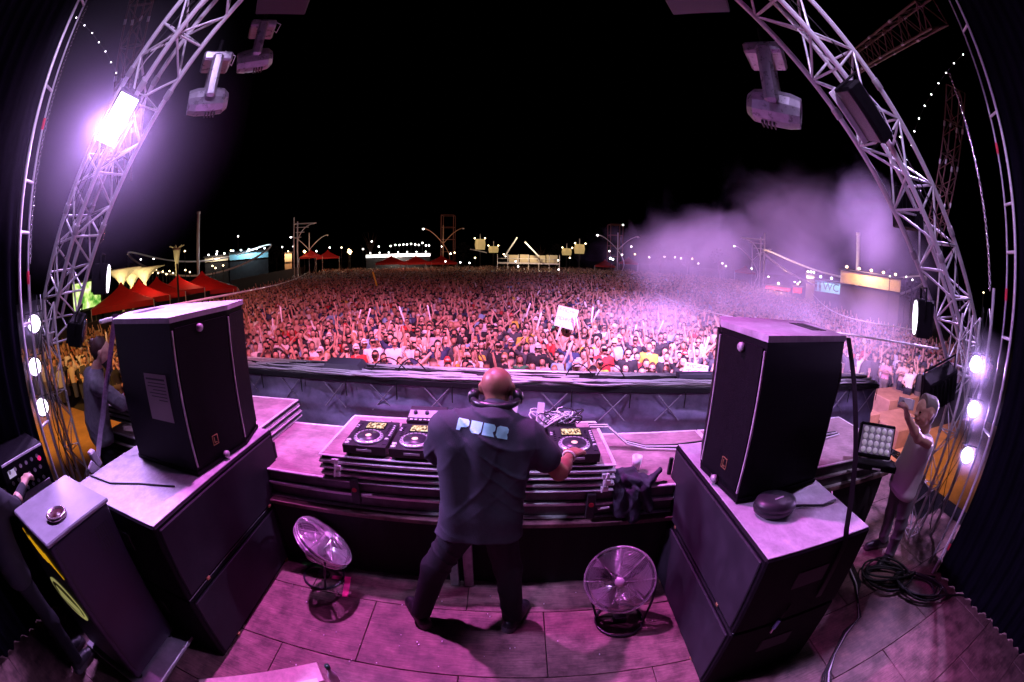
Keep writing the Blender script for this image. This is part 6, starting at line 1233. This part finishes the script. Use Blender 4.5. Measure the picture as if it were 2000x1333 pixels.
# taut cables from the side towers out over the crowd
for i, (a, e, r_) in enumerate((((4.6, 2.6, 1.85), tuple(at(1280, 573, 26)), .016), ((4.5, 2.8, 2.0), tuple(at(1585, 572, 22)), .010), ((-4.8, 3.0, 1.95), tuple(at(604, 531, 46)), .03))):
    pts = [V3(a).lerp(V3(e), q / 14) - V3((0, 0, .35 * math.sin(math.pi * q / 14))) for q in range(15)]
    b = MB(); b.tube(pts, r_, 6); tag(b.build("steel_cable", alu), ["thick pale cable over the crowd from the phone man's tower", "thin cable toward the WC sign, above the thick one", "pale cable over the crowd from the technician's tower", "thinnest cable from the phone man's tower to the scaffold platform"][i], "cable")
# side stage blocks in orange light with monitor speakers
ob = mat("block_ply", (.34, .20, .12), .8, var=.2, scale=3)
def block(lo, hi, label, m=ob): b = MB(); b.box(lo, hi, .02); return tag(b.build("stage_block", m), label, "stage block", "plywood blocks beside the stage")
block((7.6, 6.9, GZ), (9.4, 8.4, -.75), "plywood block in orange light under the two speakers"); block((8.0, 8.45, GZ), (10.6, 9.3, -.45), "long plywood block in front of the crowd, behind the two speakers"); block((9.6, 6.2, GZ), (11.5, 7.6, -1.0), "low plywood block beside the raised phone"); block((11.0, 7.8, GZ), (13.0, 9.0, -.8), "plywood block behind the man with the phone")
for i, (x, y, z) in enumerate(((8.0, 7.9, -.75), (8.0, 7.9, -.36))):
    t = thing("monitor_speaker", ["lower", "upper"][i] + " dark speaker of the pair on the orange-lit block", "speaker", (x, y, z)); b = MB(); b.prism([(-.3, -.25), (.3, -.25), (.3, .2), (.05, .3), (-.3, .3)], .002, .385, Matrix.Translation((x, y, z))); b.build("cabinet", mat("dusty_black", (.05, .04, .05), .7), t); b = MB(); b.box((x - .26, y - .262, z + .05), (x + .26, y - .252, z + .33), .003); b.build("grille", grille, t)
lamp("side_flood", 'SPOT', (11.5, 2.5, 5.5), (9.4, 8.0, -1.2), 1500, ORG, .2, 70, .6); lamp("side_flood", 'SPOT', (-11, 1.5, 5.5), (-15, 8.5, -1), 2400, ORG, .2, 80, .6)
b = MB(); b.box((5.65, 1.5, GZ + .004), (17, 6.8, GZ + .04)); tag(b.build("side_deck", mat("side_deck_ply", (.45, .25, .11), .8, var=.2, scale=1.5)), "orange-lit plywood walkway beside the stage behind the man with the phone", "walkway", kind="structure"); b = MB(); b.box((-24, 1.0, GZ + .004), (-5.65, 7.0, GZ + .04)); tag(b.build("side_deck", mat("side_deck_ply")), "orange-lit plywood walkway beside the stage behind the technician", "walkway", kind="structure")
# ------------------------------------------------------------------ smoke drifting over the crowd, and haze added round lamps for their glow
def smoke_mat():
    m = bpy.data.materials.new("stage_smoke"); m.use_nodes = True; t = m.node_tree; t.nodes.clear(); out = t.nodes.new("ShaderNodeOutputMaterial"); v = t.nodes.new("ShaderNodeVolumePrincipled"); v.inputs["Color"].default_value = (.80, .74, .86, 1); v.inputs["Anisotropy"].default_value = -0.3
    tc = t.nodes.new("ShaderNodeTexCoord"); n = t.nodes.new("ShaderNodeTexNoise"); n.inputs["Scale"].default_value = .30; n.inputs["Detail"].default_value = 6; n.inputs["Roughness"].default_value = .55; n.inputs["Distortion"].default_value = .9; t.links.new(tc.outputs["Object"], n.inputs["Vector"])
    def blob(c, r):
        s = t.nodes.new("ShaderNodeVectorMath"); s.operation = 'SUBTRACT'; s.inputs[1].default_value = c; t.links.new(tc.outputs["Object"], s.inputs[0]); d = t.nodes.new("ShaderNodeVectorMath"); d.operation = 'DIVIDE'; d.inputs[1].default_value = r; t.links.new(s.outputs[0], d.inputs[0]); l = t.nodes.new("ShaderNodeVectorMath"); l.operation = 'LENGTH'; t.links.new(d.outputs[0], l.inputs[0]); q = t.nodes.new("ShaderNodeMapRange"); q.inputs[1].default_value = 1; q.inputs[2].default_value = .15; q.interpolation_type = 'SMOOTHSTEP'; t.links.new(l.outputs[1], q.inputs[0]); return q.outputs[0]
    def mx(a, b, op):
        q = t.nodes.new("ShaderNodeMath"); q.operation = op
        for i, k in enumerate((a, b)):
            if isinstance(k, (int, float)): q.inputs[i].default_value = k
            else: t.links.new(k, q.inputs[i])
        return q.outputs[0]
    env = blob((11, 17, 1.0), (9, 8, 3.2))
    for c, r in (((15, 19, 5.0), (6.5, 6, 4.5)), ((7, 19, 2.5), (5, 6, 3.0)), ((10.5, 9.5, .8), (4.0, 4.5, 2.2)), ((14, 11, 3.6), (4, 4, 3.2)), ((17, 19, 5.5), (5, 5, 3.0)), ((5.0, 14, .4), (4.5, 5, 1.6)), ((8.5, 16.5, 2.8), (5, 5, 3.2)), ((12.5, 15, 2.2), (5, 5, 3.0)), ((9.2, 7.6, 4.0), (2.4, 2.2, 2.2)), ((10.5, 8.5, 1.2), (3.2, 3.2, 2.0))): env = mx(env, blob(c, r), 'MAXIMUM')
    q = mx(mx(mx(n.outputs[0], .5, 'SUBTRACT'), 3.2, 'MULTIPLY'), mx(env, 1.2, 'MULTIPLY'), 'ADD'); q = mx(mx(q, .40, 'SUBTRACT'), 0, 'MAXIMUM'); q = mx(q, 1.0, 'MINIMUM')
    den = mx(mx(q, env, 'MULTIPLY'), SMOKE_D, 'MULTIPLY'); t.links.new(den, v.inputs["Density"]); t.links.new(v.outputs[0], out.inputs["Volume"]); return m
SMOKE_D = .17
b = MB(); b.box((.5, 5.6, -1.4), (26, 27, 10.5)); tag(b.build("smoke", smoke_mat()), "purple-lit smoke cloud drifting over the crowd toward the WC sign", "smoke", kind="stuff")
# haze balls added round the lamps to imitate their glare
def puff_mat(name, d):
    m = bpy.data.materials.new(name); m.use_nodes = True; t = m.node_tree; t.nodes.clear(); out = t.nodes.new("ShaderNodeOutputMaterial"); v = t.nodes.new("ShaderNodeVolumePrincipled"); v.inputs["Color"].default_value = (.85, .80, .92, 1)
    tc = t.nodes.new("ShaderNodeTexCoord"); l = t.nodes.new("ShaderNodeVectorMath"); l.operation = 'LENGTH'; t.links.new(tc.outputs["Object"], l.inputs[0]); q = t.nodes.new("ShaderNodeMapRange"); q.inputs[1].default_value = 1; q.inputs[2].default_value = 0; q.inputs[4].default_value = d; q.interpolation_type = 'SMOOTHSTEP'
    t.links.new(l.outputs[1], q.inputs[0]); t.links.new(q.outputs[0], v.inputs["Density"]); t.links.new(v.outputs[0], out.inputs["Volume"]); return m
for i, (c, r, d, lb) in enumerate((((-3.30, 2.0, 3.76), 1.5, .085, "thin haze added to make the glow round the strobe light"), ((4.30, 1.80, 1.86), .42, 1.3, "smoke glowing in front of the top lamp behind the man with the phone"), ((4.28, 1.70, 1.45), .42, 1.3, "smoke glowing in front of the middle lamp behind the man with the phone"), ((4.26, 1.60, 1.02), .38, 1.1, "smoke glowing in front of the lowest lamp near the red coupling"), ((-4.24, 1.64, 2.13), .32, .9, "smoke glowing in front of the top lamp by the rack"), ((-4.24, 1.57, 1.76), .32, .9, "smoke glowing in front of the middle lamp by the rack"), ((-4.24, 1.56, 1.39), .32, .9, "smoke glowing in front of the lowest lamp by the rack"))):
    b = MB(); b.lathe([(.001, -1)] + [(math.cos(a), math.sin(a)) for a in [-1.3, -.8, -.3, .3, .8, 1.3]] + [(.001, 1)], Matrix.Identity(4), 16); o = b.build("glow_puff", puff_mat("glow_puff_%d" % i, d)); o.location = c; o.scale = (r, r, r); tag(o, lb, "smoke", kind="stuff")
